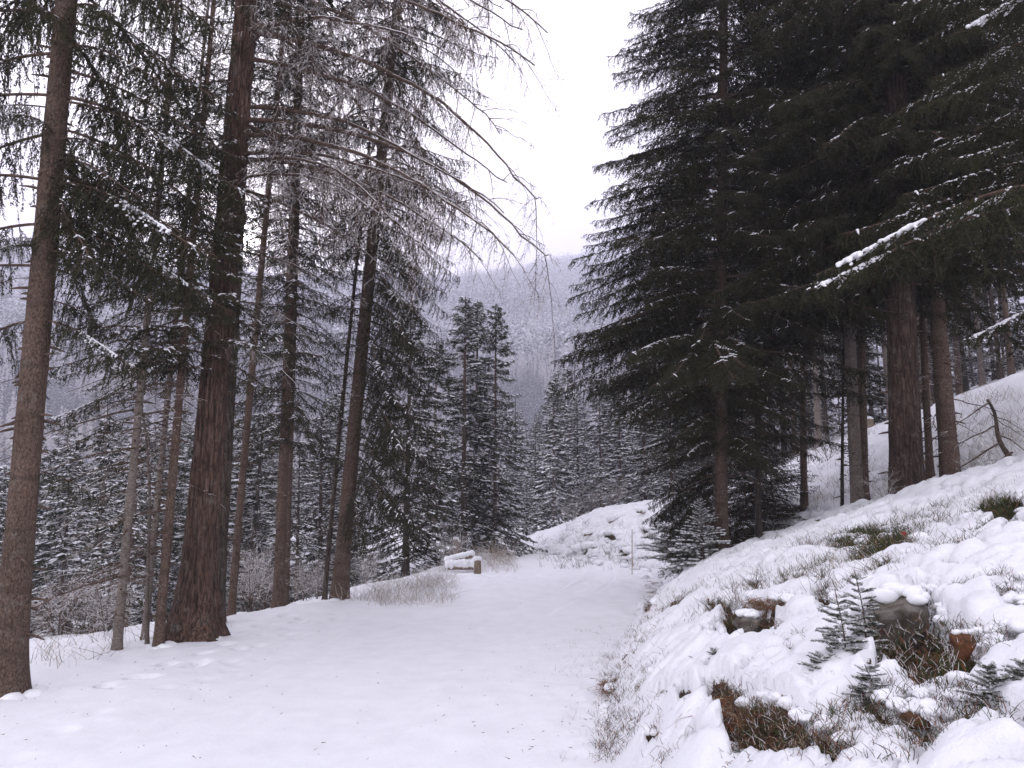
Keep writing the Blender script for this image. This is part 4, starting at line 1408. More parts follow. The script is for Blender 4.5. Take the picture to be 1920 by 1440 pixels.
young('dark young spruce filling the gap left of the overhanging trunk at the road bend', 1285, 1062, 16.8, 1.9, 1.1, 61)
young('low young spruce spreading in front of the overhanging trunk', 1318, 1052, 14.8, 1.3, 0.7, 62)
young('young spruce between the overhanging trunk and the thin dark trunk', 1400, 1015, 17.5, 3.2, 1.2, 63)
young('young spruce behind the thin dark trunk with boughs spreading right', 1450, 1000, 18.5, 2.6, 1.3, 64)
young('small snowy spruce in front of the boulder hollow on the bank', 1580, 1250, hit(1580, 1270)[1], -165, 52, 65)
young('taller frosted spruce sapling just behind the one before the boulder hollow', 1618, 1215, hit(1618, 1235)[1], -165, 46, 66)
young('bushy low spruce sapling left of the hollow, half buried in snow', 1545, 1275, hit(1548, 1290)[1], -70, 62, 67)
young('tiny upright spruce seedling below the boulder', 1632, 1310, hit(1632, 1315)[1], -75, 28, 68)
young('sparse little spruce standing in smooth snow at the right edge of the bank', 1862, 1325, hit(1862, 1325)[1], -85, 42, 69)
young('little spruce cut by the right picture edge', 1935, 1290, hit(1915, 1300)[1], -60, 50, 70)
young('pair-like seedling on the middle of the bank above the bare earth', 1345, 1270, hit(1345, 1270)[1], -58, 24, 71)
young('small thin seedling left of the middle bank seedling', 1300, 1268, hit(1300, 1268)[1], -42, 22, 72)

# ------------------------------------------------------------------ middle distance trees
MIDC = [crown_mid(400 + i, 12, r, 0.05, sn, 1.0, 0.55, 1.0, fr, 0.68) for i, (r, sn, fr) in enumerate(((2.3, 0.42, 0.42), (2.6, 0.50, 0.42), (1.9, 0.75, 0.5), (2.2, 0.95, 0.5)))]
TALLC = [crown_mid(410 + i, 12, 1.7, 0.42, 0.6, 0.9, 0.6, 0.8, 0.45) for i in range(2)]
SNOWC = [crown_mid(420 + i, 9, 1.35, 0.10, 1.0, 1.15, 0.75, 1.0, 0.45, 0.75) for i in range(2)]
MTR = {}
for k, (mm, h) in {'red': ('bark_red', 12), 'grey': ('bark_grey', 12), 'dark': ('bark_dark', 12)}.items():
    MTR[k] = trunk_mesh(500 + len(MTR), h, 0.13, 0.02, M[mm], sides=10, rings=24, knots=False)[0]
GR = 'bare-stemmed spruces of the wood behind the bank on the right'


def bare_twigs_mesh(seed, h=5.0):
    """dead lower twigs of a forest spruce, joined: too fine to pick apart at this distance"""
    rs = np.random.default_rng(seed)
    A = Acc()
    n = 70
    z = rs.uniform(0.8, h, n)
    a = rs.uniform(0, 6.28, n)
    L = rs.uniform(0.3, 1.3, n)
    s = np.linspace(0, 1, 4)
    C = np.zeros((n, 4, 3))
    C[..., 2] = z[:, None]
    D = np.stack([np.cos(a), np.sin(a), -0.15 + 0 * a], 1)
    C += D[:, None] * (L[:, None] * s)[..., None]
    C[..., 2] -= (0.2 * L)[:, None] * s ** 2
    hoar = rs.random(n) < 0.5
    A.curves(C[hoar], np.full(hoar.sum(), 0.007), HOAR)
    A.curves(C[~hoar], np.full((~hoar).sum(), 0.007), BARK)
    return A.mesh('dead_twigs', NMATS)


BTW = [bare_twigs_mesh(600 + i) for i in range(2)]


def mid_tree(label, x, y, h, crown, trunk='red', group=None, wide=1.0, name='spruce_tree', dead=False, base=None, ref=12.0, tilt=0.0):
    z = float(H(x, y)) - 0.05 if base is None else base
    root = thing(name, label, 'spruce tree', (x, y, z), group, (tilt * random.uniform(-1, 1), tilt * random.uniform(-1, 1), random.uniform(0, 6.28)))
    s = h / ref
    tw = s * (0.6 if group == GR else wide)
    link('trunk', MTR[trunk], root, scl=(tw, tw, h / 12.0))
    link('crown', crown, root, scl=(s * wide, s * wide, s))
    if dead:
        link('dead_twigs', BTW[random.randrange(2)], root, kind='stuff')
    return root


def mid_px(label, px, pybase, pytop, Y, crown, trunk='red', group=None, wide=1.0, dead=False, ref=12.0):
    b = at(px, pybase, Y)
    z = float(H(b[0], b[1])) - 0.05
    top = at(px, pytop, Y)[2]
    return mid_tree(label, b[0], Y, max(top - z, 1.0), crown, trunk, group, wide, dead=dead, ref=ref)


# centre, behind the logs
mid_px('tall grey-green spruce behind the logs, left one of the pair rising above the road bend', 868, 1045, 556, 31, MIDC[0], 'red', wide=1.15)
mid_px('slightly narrower twin top close behind the left tall spruce above the road bend', 892, 1045, 562, 33, MIDC[2], 'red', wide=0.95)
mid_px('tall pointed spruce at the road bend, right one of the pair', 928, 1045, 570, 32, MIDC[1], 'red', wide=0.85)
mid_px('darker spruce in front of the left tall one, left of the logs', 812, 1060, 640, 28, MIDC[1], 'grey', wide=1.1)
mid_px('dense dark spruce filling the gap right of the leaning red spruce', 760, 1080, 560, 25, MIDC[0], 'dark', wide=1.2)
mid_px('small snow-covered spruce tucked at the far bend of the road', 988, 1015, 900, 40, SNOWC[1], 'dark', wide=1.2, ref=9.0)
mid_px('snow-decked spruce on a bare straight trunk right of the road bend', 1040, 1006, 712, 44, SNOWC[0], 'grey', wide=1.1, ref=9.0)
mid_px('dark snow-striped spruce behind the one with the straight bare trunk', 1085, 1000, 735, 47, MIDC[3], 'dark')
mid_px('snowy spruce above the far end of the log bank', 1128, 990, 700, 46, MIDC[3], 'red')
mid_px('snow-striped spruce above the snow-capped logs', 1165, 985, 745, 42, SNOWC[1], 'red', wide=1.2, ref=9.0)
mid_px('broad snowy spruce left of the overhanging spruce, nearest of its row', 1212, 985, 690, 36, MIDC[3], 'red', wide=1.2)
mid_px('snowy spruce half hidden by the overhanging crown', 1262, 985, 660, 33, MIDC[2], 'red', wide=1.2)
mid_px('slim snow-dusted spruce between the pair and the bare-trunked one', 1005, 1010, 790, 52, MIDC[3], 'dark')
mid_px('pale frosted spruce standing farther up the road bend', 1068, 1003, 690, 60, SNOWC[0], 'grey', ref=9.0)

GV = 'snow-dusted spruces of the dark forest belt in the valley below the road'
taken = []
for i in range(120):
    for _try in range(30):
        px = random.uniform(-60, 1000) if i < 90 else random.uniform(560, 1000)
        Y = random.choice([random.uniform(22, 36), random.uniform(32, 60), random.uniform(50, 110)])
        x = (px - 960) / FPX * Y * 0.97
        if x > float(xl(np.array(Y))) - 5 or any((x - a) ** 2 + (Y - b) ** 2 < 4.5 for a, b in taken):
            continue
        break
    else:
        continue
    taken.append((x, Y))
    pt = np.interp(px, [0, 120, 300, 480, 620, 760, 1000], [860, 800, 790, 800, 780, 720, 700]) + random.uniform(-50, 110)
    z = float(H(x, Y))
    h = float(np.clip(at(px, pt, Y)[2] - z, 4.0, 17 if Y < 40 else 22))
    mid_tree('snow-dusted spruce in the dark belt of forest below the road on the left', x, Y, h, random.choice(MIDC + TALLC + MIDC[2:]), random.choice(['dark', 'red', 'grey']), GV, 1.1 if h > 8 else 1.4, dead=(Y < 36 and i % 2 == 0), tilt=0.03)

GC = 'snow-striped spruces climbing beyond the bend of the road'
for i in range(60):
    Y = random.uniform(56, 120)
    px = random.uniform(930, 1400)
    x = (px - 960) / FPX * Y * 0.98
    pt = np.interp(px, [930, 1000, 1100, 1250, 1400], [770, 740, 700, 640, 560]) + random.uniform(-30, 60)
    z = float(H(x, Y))
    h = float(np.clip(at(px, pt, Y)[2] - z, 5.0, 20))
    mid_tree('snow-striped spruce in the wood beyond the bend of the road', x, Y, h, random.choice(MIDC[2:] + SNOWC), 'dark', GC, 1.0, tilt=0.02)

GR = 'bare-stemmed spruces of the wood behind the bank on the right'
taken = []
spec = [(1545, 862, 27, 'grey'), (1500, 870, 33, 'red'), (1560, 850, 36, 'dark'), (1758, 800, 24, 'grey'), (1732, 810, 26, 'grey'), (1800, 755, 30, 'dark'), (1822, 748, 34, 'red'), (1836, 745, 38, 'dark'), (1775, 800, 40, 'dark'), (1868, 745, 33, 'grey'), (1893, 730, 42, 'dark'), (1650, 800, 44, 'dark'), (1905, 700, 36, 'red')]
for px, py, Y, tk in spec:
    x = (px - 960) / FPX * Y * 0.985
    mid_tree('spruce trunk in the shaded wood behind the bank on the right', x, Y, 17, TALLC[random.randrange(2)], tk, GR, 1.25, dead=True, tilt=0.02)
    taken.append((x, Y))
for i in range(85):
    for _try in range(30):
        Y = random.uniform(22, 95)
        px = random.uniform(1250, 2250)
        x = (px - 960) / FPX * Y * 0.985
        if any((x - a) ** 2 + (Y - b) ** 2 < 5 for a, b in taken) or (px < 1500 and Y < 34) or (Y < 30 and 1480 < px < 1900):
            continue
        break
    taken.append((x, Y))
    mid_tree('spruce trunk in the shaded wood behind the bank on the right', x, Y, random.uniform(13, 20), random.choice(TALLC + TALLC + MIDC[:1]), random.choice(['dark', 'red', 'grey']), GR, random.uniform(1.0, 1.4), dead=Y < 45, tilt=0.03)

# ------------------------------------------------------------------ far forest: nobody could count it
def far_tree_mesh(seed, h=16, r=2.6, n=110, larch=False):
    rs = np.random.default_rng(seed)
    A = Acc()
    z = h * (0.05 + 0.93 * rs.random(n) ** 0.9)
    rel = 1 - z / h
    L = (r * rel ** 0.8 + 0.2) * rs.uniform(0.6, 1.2, n)
    a = rs.uniform(0, 6.28, n)
    D = unit(np.stack([np.cos(a), np.sin(a), rs.uniform(-0.7, -0.1, n)], 1))
    O = np.stack([0 * z, 0 * z, z], 1)
    sd = np.stack([-np.sin(a), np.cos(a), 0 * a], 1)
    W = (0.6 + 0.3 * L)[:, None] * 0.6
    mid = O + D * L[:, None] * 0.6
    V = np.stack([O, mid - sd * W + [0, 0, -0.35], O + D * L[:, None], mid + sd * W + [0, 0, -0.35]], 1).reshape(-1, 3)
    b = np.arange(n)[:, None] * 4
    A.tris(V, np.concatenate([b + [[0, 1, 2]], b + [[0, 2, 3]]]), 2 if larch else 0)
    k = int(n * (0.62 if not larch else 0.5))
    q = rs.permutation(n)[:k]
    up = np.array([0, 0, 0.12])
    sc = rs.uniform(0.35, 0.85, (k, 1))
    V = np.stack([O[q] + D[q] * L[q, None] * 0.25 + up, mid[q] - sd[q] * W[q] * sc * 0.8 + up + [0, 0, -0.1], O[q] + D[q] * L[q, None] * 1.03 + up, mid[q] + sd[q] * W[q] * sc * 0.8 + up + [0, 0, -0.1]], 1).reshape(-1, 3)
    b = np.arange(k)[:, None] * 4
    A.tris(V, np.concatenate([b + [[0, 1, 2]], b + [[0, 2, 3]]]), 1)
    return A.mesh('far_tree', [M['fartree'], M['farsnow'], M['hoar']], smooth=False)


def cluster_mesh(seed, size=30, n=13, pale=0.1):
    rs = np.random.default_rng(seed)
    A = Acc()
    for i in range(n):
        x, y = rs.uniform(-size / 2, size / 2, 2)
        h = rs.uniform(13, 28)
        m = 34
        z = h * (0.1 + 0.88 * rs.random(m))
        L = (0.17 * h * (1 - z / h) ** 0.8 + 0.25) * rs.uniform(0.7, 1.2, m)
        a = rs.uniform(0, 6.28, m)
        D = np.stack([np.cos(a), np.sin(a), rs.uniform(-0.7, -0.1, m)], 1)
        O = np.stack([0 * z + x, 0 * z + y, z], 1)
        sd = np.stack([-np.sin(a), np.cos(a), 0 * a], 1) * (0.5 * L + 0.4)[:, None]
        V = np.stack([O + [0, 0, 0.6], O + D * L[:, None] - sd * 0.8, O + D * L[:, None] + sd * 0.8], 1).reshape(-1, 3)
        T = np.arange(3 * m).reshape(-1, 3)
        frosty = rs.random() < pale
        A.tris(V, T, np.where(rs.random(m) < 0.58, 0, 1) if not frosty else np.where(rs.random(m) < 0.6, 2, 1))
    return A.mesh('far_grove', [M['fartree'], M['farsnow'], M['hoar']], smooth=False)


def scatter(name, pts, scl, meshes, kinds):
    col = bpy.data.collections.new(name + '_kinds')
    for k, me in enumerate(meshes):
        col.objects.link(bpy.data.objects.new(me.name, me))
    me = bpy.data.meshes.new(name)
    me.vertices.add(len(pts))
    me.vertices.foreach_set('co', np.asarray(pts, np.float32).ravel())
    set_attr(me, 'size', scl)
    set_attr(me, 'variety', kinds)
    o = link(name, me, kind='stuff')
    ng = bpy.data.node_groups.new(name, 'GeometryNodeTree')
    ng.interface.new_socket('Geometry', in_out='INPUT', socket_type='NodeSocketGeometry')
    ng.interface.new_socket('Geometry', in_out='OUTPUT', socket_type='NodeSocketGeometry')
    gi, go = ng.nodes.new('NodeGroupInput'), ng.nodes.new('NodeGroupOutput')
    ci = ng.nodes.new('GeometryNodeCollectionInfo')
    ci.inputs['Collection'].default_value = col
    ci.inputs['Separate Children'].default_value = True
    ci.inputs['Reset Children'].default_value = True
    ip = ng.nodes.new('GeometryNodeInstanceOnPoints')
    ip.inputs['Pick Instance'].default_value = True
    na = ng.nodes.new('GeometryNodeInputNamedAttribute')
    na.data_type = 'FLOAT'
    na.inputs['Name'].default_value = 'size'
    rv = ng.nodes.new('FunctionNodeRandomValue')
    rv.data_type = 'FLOAT_VECTOR'
    rv.inputs[0].default_value = (-0.03, -0.03, 0)
    rv.inputs[1].default_value = (0.03, 0.03, 6.283)
    e2r = ng.nodes.new('FunctionNodeEulerToRotation')
    ri = ng.nodes.new('GeometryNodeInputNamedAttribute')
    ri.data_type = 'FLOAT'
    ri.inputs['Name'].default_value = 'variety'
    Lk = ng.links.new
    Lk(gi.outputs[0], ip.inputs['Points'])
    Lk(ci.outputs[0], ip.inputs['Instance'])
    Lk(na.outputs['Attribute'], ip.inputs['Scale'])
    Lk(rv.outputs[0], e2r.inputs[0])
    Lk(e2r.outputs[0], ip.inputs['Rotation'])
    Lk(ri.outputs['Attribute'], ip.inputs['Instance Index'])
    Lk(ip.outputs[0], go.inputs[0])
    md = o.modifiers.new('scatter', 'NODES')
    md.node_group = ng
    return o


def far_forest():
    FT = [far_tree_mesh(700 + i, 15 + i, 2.3 + 0.2 * (i % 3), larch=(i >= 4)) for i in range(6)]
    n = 9000
    az = np.radians(rng.uniform(-37, 22, n))
    r = np.sqrt(rng.uniform(110 ** 2, 520 ** 2, n))
    x, y = r * np.sin(az), r * np.cos(az)
    keep = (x < 0.12 * y + 10) | (r > 200)
    x, y = x[keep], y[keep]
    z = H(x, y) - 0.3
    s = rng.uniform(0.6, 1.15, len(x)) * (1 + 0.15 * vnoise(x / 40, y / 40))
    pale = fbm(x / 45, y / 45, o=3, s=33) + rng.normal(0, 0.18, len(x)) > 0.12
    kinds = np.where(pale, 4 + rng.integers(0, 2, len(x)), rng.integers(0, 4, len(x)))
    scatter('hillside_forest', np.stack([x, y, z], 1), s, FT, kinds)
    G = [cluster_mesh(720 + i, pale=(0.06 if i < 4 else 0.75)) for i in range(6)]
    n = 6500
    az = np.radians(rng.uniform(-37, 24, n))
    r = np.sqrt(rng.uniform(480 ** 2, 1750 ** 2, n))
    x, y = r * np.sin(az), r * np.cos(az)
    z = H(x, y) - 0.5
    scatter('mountain_forest', np.stack([x, y, z], 1), rng.uniform(0.8, 1.2, len(x)), G, np.where(fbm(x / 110, y / 110, o=4, s=35) + rng.normal(0, 0.12, len(x)) > 0.02, 4 + rng.integers(0, 2, len(x)), rng.integers(0, 4, len(x))))


far_forest()
#@@DETAILS
# ------------------------------------------------------------------ small things along the road
def wood_post(label, px, py, Y, h, dia, tilt=0.0, group=None):
    b = at(px, py, Y)
    b[2] = H(b[0], b[1]) - 0.05
    root = thing('wooden_post', label, 'post', tuple(b), group, (tilt, tilt * 0.6, 0.4))
    A = Acc()
    rs = np.random.default_rng(int(px))
    z = np.linspace(-0.2, h, 9)
    A.tube(np.stack([0.004 * np.sin(z * 9), 0.004 * np.cos(z * 7), z], 1), dia / 2 * (1 + 0.05 * np.sin(z * 13)), 12, 0)
    link('post', A.mesh('post', [M['wood']]), root)
    A = Acc()
    for k in range(5):
        A.blob((rs.normal(0, dia * 0.12), rs.normal(0, dia * 0.12), h + dia * 0.12), (dia * 0.55, dia * 0.55, dia * 0.36), 0, k, sub=2)
    link('snow_cap', A.mesh('snow_cap', [M['snow']]), root)


wood_post('short round snow-capped post at the road edge before the logs', 895, 1092, 20.5, 0.40, 0.18)
wood_post('tallest of the three snow-capped posts behind the logs', 853, 1066, 23.5, 0.85, 0.13, 0.02)
wood_post('slim snow-capped post touching the tallest one on its right', 861, 1064, 24.0, 0.76, 0.10, -0.03)
wood_post('lowest of the three snow-capped posts behind the logs', 850, 1068, 23.2, 0.62, 0.10, 0.03)


def log(label, px, py, Y, L, dia, az, tilt=0.0, lift=0.12, snow=1.0, name='fallen_log'):
    b = at(px, py, Y)
    b[2] = H(b[0], b[1]) + lift
    root = thing(name, label, 'log', tuple(b), None, (0, tilt, az))
    rs = np.random.default_rng(int(px + py))
    A = Acc()
    x = np.linspace(-L / 2, L / 2, 12)
    A.tube(np.stack([x, 0.01 * np.sin(x * 4), 0 * x], 1), dia / 2 * (1 + 0.04 * np.sin(x * 7)), 14, 0, cap=False)
    link('trunk', A.mesh('trunk', [M['wood']]), root)
    for e in (-1, 1):
        A = Acc()
        A.tube(np.array([[e * (L / 2 - 0.01), 0, 0], [e * (L / 2 + 0.004), 0, 0]]), dia / 2 * 0.97, 14, 0)
        link('cut_end', A.mesh('cut_end', [M['cutwood']]), root)
    A = Acc()
    n = int(L / dia * 2.2) + 4
    for k in range(n):
        xx = -L / 2 + L * (k + 0.5) / n
        A.blob((xx, rs.normal(0, dia * 0.05), dia * 0.25), (L / n * 1.7, dia * 0.66, dia * rs.uniform(0.52, 0.66) * snow), 0, int(rs.integers(999)), sub=2)
    link('snow', A.mesh('snow', [M['snow']]), root)


log('upper snow-covered log tilted on the pile at the left road edge', 862, 1058, 22.0, 0.75, 0.15, 0.25, -0.22, 0.34)
log('lower snow-covered log of the pile at the left road edge', 868, 1075, 21.4, 0.80, 0.20, 0.05, -0.02, 0.16)
log('thick cut log with a deep snow top lying on the far bank', 1158, 974, 30.0, 0.75, 0.22, 0.35, -0.22, 0.12)
log('long thin log under snow left of the thick cut log on the far bank', 1118, 988, 30.5, 1.05, 0.14, 0.3, -0.2, 0.06)
log('snowy log end beside the overhanging spruce on the far bank', 1208, 966, 29.0, 0.55, 0.15, 0.1, 0.05, 0.12)
log('thin half-buried log behind the bank right of the overhanging trunk', 1470, 1008, 17.0, 0.9, 0.09, 0.2, -0.1, 0.1, 0.5)

b = hit(1185, 1077)
A = Acc()
t = np.linspace(0, 1, 6)
A.tube(np.stack([0.03 * t, 0 * t, -0.1 + 1.2 * t], 1), 0.011, 6, 0)
o = link('marker_stake', A.mesh('marker_stake', [M['cutwood']]), loc=tuple(b), label='thin pale marker stake at the right road edge before the far bank', category='stake')
b = at(941, 1052, 28)
b[2] = H(b[0], b[1])
A = Acc()
A.tube(np.stack([-0.02 * t, 0 * t, -0.1 + 0.75 * t], 1), 0.008, 6, 0)
link('marker_stake', A.mesh('marker_stake', [M['wood']]), loc=tuple(b), label='short thin stick standing at the far left side of the narrowing road', category='stake')

# stump on the slope and stub with a red mark
b = at(1632, 838, 30)
b[2] = H(b[0], b[1])
root = thing('tree_stump', 'small snow-topped stump on the white slope behind the paired trunks', 'stump', tuple(b))
A = Acc()
z = np.linspace(-0.3, 0.42, 6)
A.tube(np.stack([0 * z, 0 * z, z], 1), 0.17 + 0.08 * np.exp(-np.clip(z, 0, 1) / 0.1), 12, 0)
link('stump', A.mesh('stump', [M['wood']]), root)
A = Acc()
A.blob((0, 0, 0.45), (0.19, 0.19, 0.08), 0, 3, sub=2)
link('snow_cap', A.mesh('snow_cap', [M['snow']]), root)

b = hit(1697, 1020)
root = thing('marked_stub', 'broken stub with a red mark poking out of the snow near the bank crest', 'stub', tuple(b))
A = Acc()
sc = b[1] / FPX
A.tube(np.array([[0, 0, -0.05], [0.0, 0, 12 * sc], [-2 * sc, 0, 24 * sc]]), np.array([7, 6, 5]) * sc, 9, 0)
A.tube(np.array([[4 * sc, 0, 0], [12 * sc, 0, 10 * sc], [20 * sc, 0.0, 4 * sc]]), np.array([3, 2, 1]) * sc, 6, 0)
A.tube(np.array([[0, 0, 0], [8 * sc, 0, -14 * sc], [9 * sc, -0.03, -30 * sc]]), np.array([3, 2, 1]) * sc, 6, 0)
link('stub', A.mesh('stub', [M['wood']]), root)
A = Acc()
A.blob((-2 * sc, -3 * sc, 18 * sc), (4.5 * sc, 4 * sc, 5 * sc), 0, 4, sub=2)
link('red_mark', A.mesh('red_mark', [M['red']]), root)


# ------------------------------------------------------------------ boulders in the bank
def boulder(label, px, py, wx, wy, seed, m, back=0.5, rot=0.0, cap=True):
    c = hit(px, py)
    s = c[1] / FPX
    rx, rz = wx * s, wy * s
    ry = rx * 0.9
    c = c + ray(px, py) * ry * back
    V, T = ICO[5] if wx > 30 else ICO[3]
    n = V.copy()
    # facetted: clipped by random planes, then roughened
    rs = np.random.default_rng(seed)
    for _ in range(14):
        d = unit(rs.normal(size=3))
        k = rs.uniform(0.50, 0.85)
        e = (n @ d) - k
        n = n - np.clip(e, 0, None)[:, None] * d * 0.97
    n = n * (1 + 0.07 * fbm(V[:, 0] * 3, V[:, 1] * 3, V[:, 2] * 3, s=seed) + 0.02 * fbm(V[:, 0] * 11, V[:, 1] * 11, V[:, 2] * 11, s=seed))[:, None]
    n = n * np.array([rx, ry, rz])
    ca, sa = math.cos(rot), math.sin(rot)
    n = np.stack([n[:, 0] * ca - n[:, 2] * sa, n[:, 1], n[:, 0] * sa + n[:, 2] * ca], 1)
    root = thing('boulder', label, 'boulder', tuple(c))
    link('rock', mesh_np('rock', n, T=T, mats=[M[m]]), root)
    if cap:
        A = Acc()
        top = n[n[:, 2] > np.quantile(n[:, 2], 0.90)]
        for k in range(14):
            q = top[rs.integers(len(top))]
            r = rx * rs.uniform(0.16, 0.30)
            A.blob(q + np.array([0, 0, r * 0.25]), (r * 1.3, r * 1.2, r * 0.75), 0, int(rs.integers(999)), sub=2)
        link('snow_cap', A.mesh('snow_cap', [M['snow']]), root)
    return c


boulder('large grey-brown boulder showing in the snow hollow on the bank', 1684, 1176, 66, 66, 5, 'rock', 0.45, 0.3)
boulder('orange-brown upright rock right of the grey boulder', 1806, 1214, 24, 40, 8, 'orange_rock', 0.5, 0.1)
boulder('small brown stone bare in the lower bank, right of the seedling row', 1716, 1352, 26, 22, 9, 'orange_rock', 0.5)
boulder('small dark stone poking through lumpy snow at the left foot of the bank', 1240, 1262, 13, 10, 10, 'rock', 0.3, 0, True)
boulder('little grey stone in the lower left bank beside brown grass', 1252, 1325, 12, 11, 11, 'rock', 0.3, 0, True)
boulder('mossy dark stone under the leftmost hollow of the bank', 1408, 1172, 34, 24, 12, 'rock', 0.7, 0.2, True)
boulder('dark stone at the right picture edge under a snow shelf', 1905, 1160, 30, 18, 13, 'rock', 0.6, 0.0, True)


# ------------------------------------------------------------------ snow pillows: lumps too many to count, heaped over plants and hollow rims
def pillows():
    rs = np.random.default_rng(77)

    def clear(x, y, k=1.0):
        return all(patch_q(x, y, F) > k for F in PF)

    A = Acc()

    def put(x, y, r, lift, fl=0.55, sub=2):
        z = float(H(x, y))
        A.blob((x, y, z + lift), (r * rs.uniform(0.9, 1.5), r * rs.uniform(0.9, 1.4), r * fl), 0, int(rs.integers(1000)), sub=sub)
    # rims above the hollows
    for px, py, rx, ry, dep in PATCHES:
        n = int(5 + rx * 0.25)
        for k in range(n):
            a = rs.uniform(-0.4, PI + 0.4)
            q = hit(px + rx * 1.2 * math.cos(a), py - ry * 1.35 * math.sin(a))
            if not clear(q[0], q[1], 1.08):
                continue
            m = q[1] / FPX
            r = m * rs.uniform(9, 22) * min(1.0, 0.5 + rx / 60)
            put(q[0], q[1], r, rs.uniform(0.0, 0.03), 0.6, 3)
        for k in range(int(n * 0.15)):
            q = hit(px + rs.uniform(-0.8, 0.8) * rx, py + rs.uniform(0.0, 1.0) * ry)
            m = q[1] / FPX
            put(q[0], q[1], m * rs.uniform(4, 10), -dep * 0.45, 0.7, 1)
    # lumpy skirt of the bank and rough zones
    for k in range(900):
        px, py = rs.uniform(1120, 1920), rs.uniform(1000, 1440)
        crest = np.interp(px, [1120, 1240, 1350, 1500, 1650, 1920], [1230, 1085, 1045, 995, 945, 865])
        if py < crest + 14:
            continue
        q = hit(px, py)
        rough = vnoise(q[0] * 1.1, q[1] * 1.0, s=50) < 0.05
        if not rough and rs.random() < 0.75:
            continue
        if q[0] - float(xr(q[1])) < 0.45 or not clear(q[0], q[1], 1.15):
            continue
        m = q[1] / FPX
        r = m * rs.uniform(5, 15)
        put(q[0], q[1], r * 1.2, 0.0, rs.uniform(0.5, 0.8), 3 if r / m > 9 else 2)
    for k in range(260):
        px, py = rs.uniform(1010, 1240), rs.uniform(975, 1070)
        if py > np.interp(px, [1010, 1185, 1240], [1040, 1070, 1085]) or py < np.interp(px, [1010, 1150, 1240], [1020, 985, 975]):
            continue
        q = hit(px, py)
        put(q[0], q[1], q[1] / FPX * rs.uniform(3, 8), 0.03, 0.6, 1)
    link('snow_pillows', A.mesh('snow_pillows', [M['snow']]), kind='stuff')


pillows()


# ------------------------------------------------------------------ grass, heath and dead stalks
def tufts(name, pts, per, h, spread, width, mats, weights, droop=0.0, seed=0, up=(0, 0, 1), curl=0.25):
    rs = np.random.default_rng(seed)
    pts = np.asarray(pts)
    O = np.repeat(pts, per, axis=0)
    n = len(O)
    O = O + rs.normal(0, 1, (n, 3)) * np.array([spread, spread, 0.0])
    O[:, 2] -= 0.01
    D = unit(rs.normal(size=(n, 3)) * np.array([0.55, 0.55, 0.15]) + np.asarray(up)[None])
    L = h * rs.uniform(0.4, 1.2, n)
    s = np.linspace(0, 1, 4)
    C = O[:, None] + D[:, None] * (L[:, None] * s)[..., None]
    bend = rs.normal(size=(n, 3)) * np.array([1, 1, 0.2])
    C += bend[:, None] * (curl * L[:, None] * s ** 2)[..., None]
    C[..., 2] -= (droop * L)[:, None] * s ** 2
    A = Acc()
    mi = rs.choice(len(mats), n, p=weights)
    for k in range(len(mats)):
        if (mi == k).any():
            A.curves(C[mi == k], np.full((mi == k).sum(), width / 2), k)
    link(name, A.mesh(name, [M[m] for m in mats]), kind='stuff')


def zone(n, box, seed, cond=None, lift=0.0):
    rs = np.random.default_rng(seed)
    out = []
    for _t in range(n * 5):
        if len(out) >= n:
            break
        px, py = rs.uniform(box[0], box[2]), rs.uniform(box[1], box[3])
        if cond and not cond(px, py):
            continue
        q = hit(px, py, 60)
        if n > 120 and vnoise(q[0] * 1.5, q[1] * 1.5, s=seed) < -0.25:
            continue
        q[2] = H(q[0], q[1]) + lift
        out.append(q)
    return out


shoulder = zone(260, (640, 1085, 850, 1135), 1) + zone(110, (880, 1042, 965, 1075), 2) + zone(60, (780, 1060, 850, 1100), 3)
tufts('dry_grass', shoulder, 6, 0.34, 0.10, 0.006, ['grass', 'hoar', 'farsnow'], [0.35, 0.35, 0.30], 0.15, 5)
tufts('tall_dry_stalks', zone(16, (895, 1040, 960, 1062), 4), 9, 0.95, 0.08, 0.012, ['grass', 'hoar'], [0.6, 0.4], 0.1, 6, (-0.5, 0, 0.8))


def crest(px):
    return np.interp(px, [1120, 1240, 1350, 1500, 1650, 1920], [1230, 1085, 1045, 995, 945, 865])


tufts('bank_heath', zone(1100, (1235, 880, 1920, 1160), 11, lambda x, y: crest(x) + 4 < y < crest(x) + 150, 0.02), 6, 0.12, 0.06, 0.0045, ['moss', 'twig', 'hoar', 'grass'], [0.3, 0.35, 0.2, 0.15], 0.0, 12)
tufts('bank_twigs', zone(1000, (1140, 1050, 1920, 1440), 13, lambda x, y: y > crest(x) + 60, 0.03), 8, 0.055, 0.03, 0.0035, ['twig', 'hoar', 'moss', 'rust'], [0.45, 0.2, 0.25, 0.1], 0.1, 14)
tufts('left_bank_heath', zone(900, (1125, 1080, 1620, 1440), 39, lambda x, y: y > crest(x) + 20, 0.02), 9, 0.07, 0.05, 0.0035, ['twig', 'rust', 'grass', 'moss'], [0.45, 0.15, 0.2, 0.2], 0.2, 40)
tufts('bilberry_plants', zone(110, (1570, 995, 1700, 1050), 15, None, 0.03) + zone(60, (1610, 1030, 1700, 1075), 16, None, 0.02) + zone(110, (1835, 935, 1920, 1010), 17, None, 0.0), 26, 0.09, 0.05, 0.006, ['moss', 'needle', 'twig', 'rust'], [0.5, 0.25, 0.17, 0.08], 0.1, 18)
tufts('hollow_moss', zone(60, (1745, 1185, 1835, 1250), 19, None, -0.12) + zone(40, (1620, 1140, 1660, 1240), 20, None, -0.12) + zone(40, (1365, 1140, 1440, 1195), 21, None, -0.1), 22, 0.07, 0.05, 0.007, ['moss', 'twig', 'rust'], [0.6, 0.2, 0.2], 0.5, 22)
